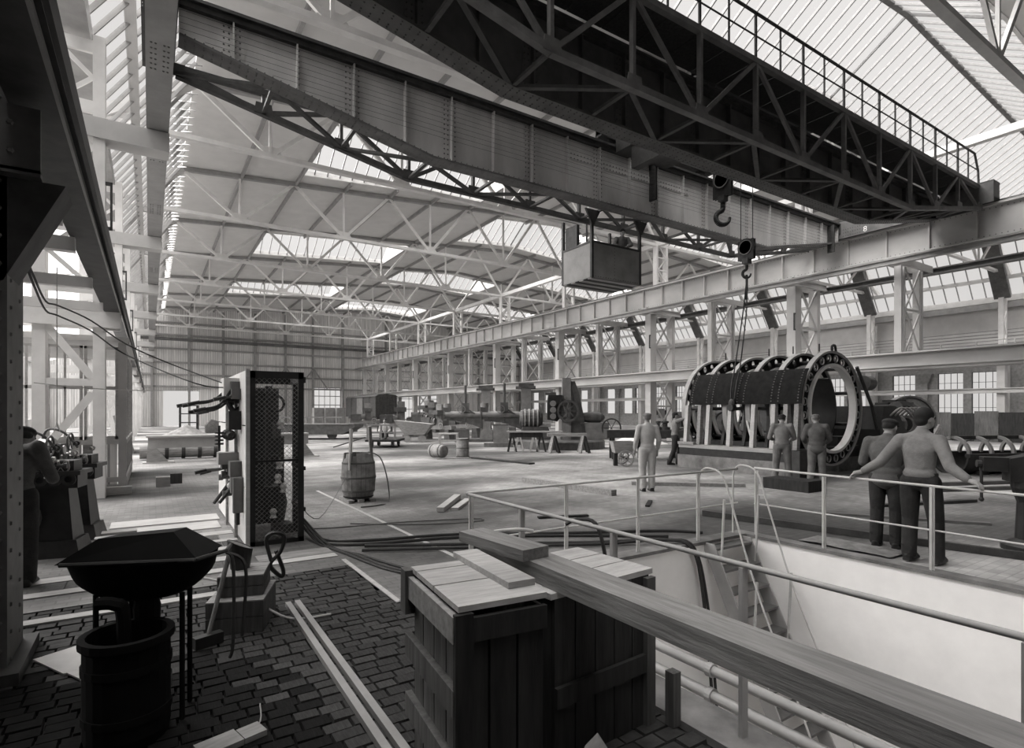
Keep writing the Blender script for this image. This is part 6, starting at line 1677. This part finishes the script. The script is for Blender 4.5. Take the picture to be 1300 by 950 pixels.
def person(label, loc, rotz, J=None, shirt='cloth_shirt', pants='cloth_dark', head='hair', cap=False, vox=.014, hs=1.0, tall=1.0, sleeves=True, jacket=False, legs=True, belt=False, braces=False):
    j = dict(pelvis=(0,0,.92), chest=(0,0,1.25), neck=(0,.01,1.45), head=(0,.03,1.585), yaw=0.0,
             lsh=(-.185,0,1.39), rsh=(.185,0,1.39), lel=(-.25,-.02,1.12), rel=(.25,-.02,1.12), lwr=(-.25,.1,.9), rwr=(.25,.1,.9),
             lhip=(-.095,0,.9), rhip=(.095,0,.9), lkn=(-.105,.03,.49), rkn=(.105,.03,.49), lan=(-.11,-.01,.08), ran=(.11,-.01,.08))
    if J: j.update(J)
    t = thing('person', label, 'person', loc, rotz); t.scale = (tall,)*3
    b = MB()
    p, c, n, h = j['pelvis'], j['chest'], j['neck'], j['head']
    waist = lerp(p, c, .45)
    def ell(mb, q, r): mb.sphere(q, r, 16, 10)
    spine = [(p,.15,.105),(waist,.135,.096),(c,.158,.11),(lerp(c,n,.5),.165,.098),(lerp(c,n,.82),.1,.075)]
    def torso(mb, g, gy, k0=0):
        for (q0,a0,b0),(q1,a1,b1) in zip(spine[k0:-1], spine[k0+1:]):
            for i in range(10):
                f = i/9; mb.sphere(lerp(q0,q1,f), (a0+(a1-a0)*f+g, b0+(b1-b0)*f+gy, .075), 18, 8)
        for sh in ('lsh','rsh'): limb(mb, [lerp(c,n,.88), lerp(lerp(c,n,.8),j[sh],.6), j[sh]], [.055+g*.5,.056+g*.5,.054+g*.5])
    torso(b, 0, 0)
    limb(b, [lerp(c,n,.6), n, lerp(n,h,.5)], [.075,.058,.056])
    # head: skull, jaw, nose, ears turned by yaw
    hm = MB(); s = hs
    hm.sphere((0,-.01,.03),(.074*s,.094*s,.092*s),16,12); hm.sphere((0,.025,-.035),(.056*s,.066*s,.072*s),14,10); hm.sphere((0,.055,-.075),(.035,.03,.028),10,7)
    limb(hm, [(0,.085,.015),(0,.104,-.018),(0,.098,-.03)], [.011,.015,.012], 8)
    hm.sphere((-.074,.0,.0),(.012,.022,.034),8,7); hm.sphere((.074,.0,.0),(.012,.022,.034),8,7)
    hm.sphere((0,.082,.032),(.045,.016,.012),10,6); hm.sphere((0,.085,-.056),(.024,.012,.008),8,6)
    rot = Matrix.Rotation(j['yaw'], 3, 'Z') @ Matrix.Rotation(j.get('nod',0), 3, 'X')
    hv = [rot @ Vector(v) + Vector(h) for v in hm.v]; b.add(hv, hm.f)
    for a, e, w, sd in (('lsh','lel','lwr',1), ('rsh','rel','rwr',-1)):
        limb(b, [j[a], lerp(j[a],j[e],.5), j[e], lerp(j[e],j[w],.35), j[w]], [.056,.05,.041,.042,.027])
        fd = j.get('hd_'+w, tuple(Vector(j[w])-Vector(j[e])))
        hand(b, j[w], fd, sd, j.get('curl',.55))
    if legs:
        for a, k, w in (('lhip','lkn','lan'), ('rhip','rkn','ran')):
            limb(b, [j[a], lerp(j[a],j[k],.45), j[k], lerp(j[k],j[w],.3), j[w]], [.085,.078,.055,.057,.038])
            limb(b, [j[w], (j[w][0],j[w][1]+.1,j[w][2]-.04)], [.038,.03])
    bo = bpy.data.objects.new('body', remesh(b, min(vox,.011), 'body', 'skin', 2)); COL.objects.link(bo); bo.parent = t
    # shirt / jacket
    s_ = MB(); g = .014 if not jacket else .028
    torso(s_, g, g*1.2, 1)
    ell(s_, lerp(p,waist,.45), (.152+g,.11+g,.1))
    if jacket: ell(s_, lerp(p,waist,-.3), (.165+g,.12+g,.14))
    limb(s_, [lerp(c,n,.7), lerp(n,h,.12)], [.085,.068])
    for a, e, w in (('lsh','lel','lwr'), ('rsh','rel','rwr')):
        end = lerp(j[e],j[w],.88) if sleeves else lerp(j[a],j[e],.85)
        if sleeves: limb(s_, [j[a], lerp(j[a],j[e],.5), j[e], lerp(j[e],j[w],.4), end], [.066+g*.4,.06+g*.4,.053+g*.4,.05+g*.4,.042+g*.3])
        else: limb(s_, [j[a], lerp(j[a],j[e],.5), end], [.066+g*.4,.06+g*.4,.056])
    so = bpy.data.objects.new('jacket' if jacket else 'shirt', remesh(s_, vox, 'shirt', shirt)); COL.objects.link(so); so.parent = t
    # trousers
    q = MB(); ell(q, p, (.165,.122,.12)); ell(q, lerp(p,waist,.35), (.15,.11,.06))
    if legs:
        for a, k, w in (('lhip','lkn','lan'), ('rhip','rkn','ran')):
            end = (j[w][0], j[w][1], j[w][2]+.0)
            limb(q, [j[a], lerp(j[a],j[k],.45), j[k], lerp(j[k],j[w],.4), end], [.105,.098,.082,.08,.076])
            limb(q, [(j[k][0]+.05,j[k][1]-.06,j[k][2]-.05),(j[k][0]-.05,j[k][1]-.075,j[k][2]+.02)], [.014,.012], 6)
            limb(q, [(end[0]+.05,end[1]-.05,end[2]+.07),(end[0]-.05,end[1]-.06,end[2]+.1)], [.014,.014], 6)
    qo = bpy.data.objects.new('trousers', remesh(q, vox, 'trousers', pants)); COL.objects.link(qo); qo.parent = t
    if belt:
        wz = lerp(p,waist,.42)
        MB().ring((wz[0],wz[1],wz[2]),.15,.168,-.02,.02,'z',28).build('belt', 'leather', t).scale = (1,.76,1)
    if legs:
        for w in ('lan','ran'):
            f = MB(); a = j[w]; limb(f, [(a[0],a[1]-.03,a[2]-.02),(a[0],a[1]+.06,a[2]-.035),(a[0],a[1]+.16,a[2]-.045)], [.05,.046,.036])
            f.box(a[0]-.045,a[0]+.045,a[1]-.07,a[1]+.19,a[2]-.08,a[2]-.05)
            fo = bpy.data.objects.new('shoe', remesh(f, .012, 'shoe', 'leather', 2)); COL.objects.link(fo); fo.parent = t
    k_ = MB()
    if cap:
        k_.sphere((0,-.01,.075),(.095*s,.115*s,.05*s),16,10); k_.sphere((0,.085,.05),(.07,.07,.012),14,6); k_.sphere((0,-.03,.03),(.079*s,.09*s,.07),14,8)
    else:
        k_.sphere((0,-.02,.05),(.083*s,.1*s,.088*s),16,12); k_.sphere((0,-.055,-.01),(.072*s,.058*s,.07*s),14,10)
    kk = MB(); kk.add([rot @ Vector(v) + Vector(h) for v in k_.v], k_.f)
    ko = bpy.data.objects.new('cap' if cap else 'hair', remesh(kk, .011, 'cap' if cap else 'hair', head, 1)); COL.objects.link(ko); ko.parent = t
    for sx in (-.03,.03):
        e = rot @ Vector((sx,.088,.018)) + Vector(h)
        MB().sphere(e, .011, 8, 6).build('eye', 'hair', t)
    return t
random.seed(11)
# two men leaning on the pit railing
person('man in pale work shirt leaning back on the pit railing with arms spread', (7.45,2.83,.02), R(-90),
       dict(pelvis=(0,-.06,.93), chest=(0,-.06,1.25), neck=(0,-.02,1.455), head=(.02,.03,1.6), yaw=-.5, lsh=(-.19,-.07,1.37), rsh=(.19,-.07,1.37), lel=(-.35,-.2,1.1), rel=(.33,-.2,1.1),
            lwr=(-.5,-.28,.985), rwr=(.52,-.28,.985), hd_lwr=(-.6,-.3,-.2), hd_rwr=(.7,-.3,-.15), lhip=(-.1,-.05,.9), rhip=(.1,-.05,.9), lkn=(-.12,.0,.48), rkn=(.12,.03,.48), lan=(-.12,-.03,.08), ran=(.13,.03,.08), curl=.7),
       'cloth_pale', 'cloth_dark', vox=.011, belt=True, hs=1.06, tall=1.02)
person('man in dark jacket and cap standing close beside the man with spread arms', (7.95,3.42,0), R(-78),
       dict(neck=(0,.05,1.4), head=(.02,.11,1.525), chest=(0,.0,1.22), nod=-.25, yaw=-.3, lsh=(-.19,.02,1.35), rsh=(.19,.02,1.35), lel=(-.27,.06,1.08), rel=(.27,.06,1.08), lwr=(-.15,.24,1.0), rwr=(.15,.24,1.0)),
       'cloth_grey', 'cloth_dark', 'cloth_dark', cap=True, vox=.012, jacket=True)
# two workers at the drum
person('worker in pale shirt bending over the drum base, seen from behind', (12.75,7.75,0), R(-58),
       dict(neck=(0,.06,1.42), head=(0,.12,1.54), nod=-.35, chest=(0,.02,1.23), lel=(-.27,.12,1.1), rel=(.27,.12,1.1), lwr=(-.2,.35,1.05), rwr=(.2,.35,1.05), lan=(-.16,-.05,.08), ran=(.16,.02,.08), lkn=(-.13,.03,.48), rkn=(.13,.06,.48)),
       'cloth_pale', 'cloth_mid', 'cloth_dark', cap=True)
person('worker in dark jacket and cap looking into the drum ring', (13.0,7.05,0), R(-58),
       dict(neck=(0,.05,1.42), head=(-.02,.1,1.55), nod=-.25, lel=(-.27,.1,1.1), rel=(.27,.1,1.1), lwr=(-.22,.33,1.0), rwr=(.22,.33,1.0), lan=(-.14,-.03,.08), ran=(.14,.05,.08)),
       'cloth_grey', 'cloth_mid', 'cloth_mid', cap=True, jacket=True)
person('worker in light vest and dark trousers reaching up to the curved plate', (14.4,12.45,0), R(-128),
       dict(chest=(0,.03,1.24), rel=(.3,.22,1.5), rwr=(.28,.42,1.72), rsh=(.19,.03,1.42), lel=(-.24,.16,1.16), lwr=(-.2,.4,1.2), lkn=(-.12,.16,.52), lan=(-.12,.12,.08), ran=(.13,-.2,.08), rkn=(.11,-.04,.48)),
       'cloth_pale', 'cloth_dark', sleeves=False)
person('worker in light overalls standing alone on the open floor behind the pit railing', (9.1,8.62,0), R(-30),
       dict(lan=(-.09,.0,.08), ran=(.1,.03,.08)), 'cloth_white', 'cloth_white', 'cloth_mid', cap=True)
person('crane driver looking down over the rim of the hanging cab', (12.3,12.72,5.68), R(150),
       dict(neck=(0,.05,1.44), head=(0,.1,1.57), nod=-.4, lsh=(-.18,.04,1.4), rsh=(.18,.04,1.4), lel=(-.27,.14,1.18), rel=(.27,.14,1.18), lwr=(-.12,.16,1.12), rwr=(.12,.16,1.12)),
       'cloth_mid', 'cloth_dark')
person('machinist in dark cap and work shirt at a lathe behind the riveted column', (-1.13,7.35,0), R(-10),
       dict(neck=(0,.1,1.36), head=(.02,.19,1.46), nod=-.45, chest=(0,.05,1.2), lel=(-.27,.14,1.05), rel=(.27,.14,1.05), lwr=(-.18,.4,1.05), rwr=(.18,.4,1.05)),
       'cloth_grey', 'cloth_dark', 'cloth_dark', cap=True)
person('small man in white shirt riding on the flat rail trolley', (9.75,26.6,.38), R(150),
       dict(pelvis=(0,0,.2), chest=(0,.02,.53), neck=(0,.03,.74), head=(0,.05,.88), lsh=(-.18,.02,.68), rsh=(.18,.02,.68), lel=(-.26,.05,.42), rel=(.26,.05,.42), lwr=(-.2,.25,.35), rwr=(.2,.25,.35),
            lhip=(-.09,.03,.14), rhip=(.09,.03,.14), lkn=(-.12,.42,.4), rkn=(.12,.42,.4), lan=(-.12,.5,.09), ran=(.12,.5,.09)),
       'cloth_white', 'cloth_mid', vox=.018)
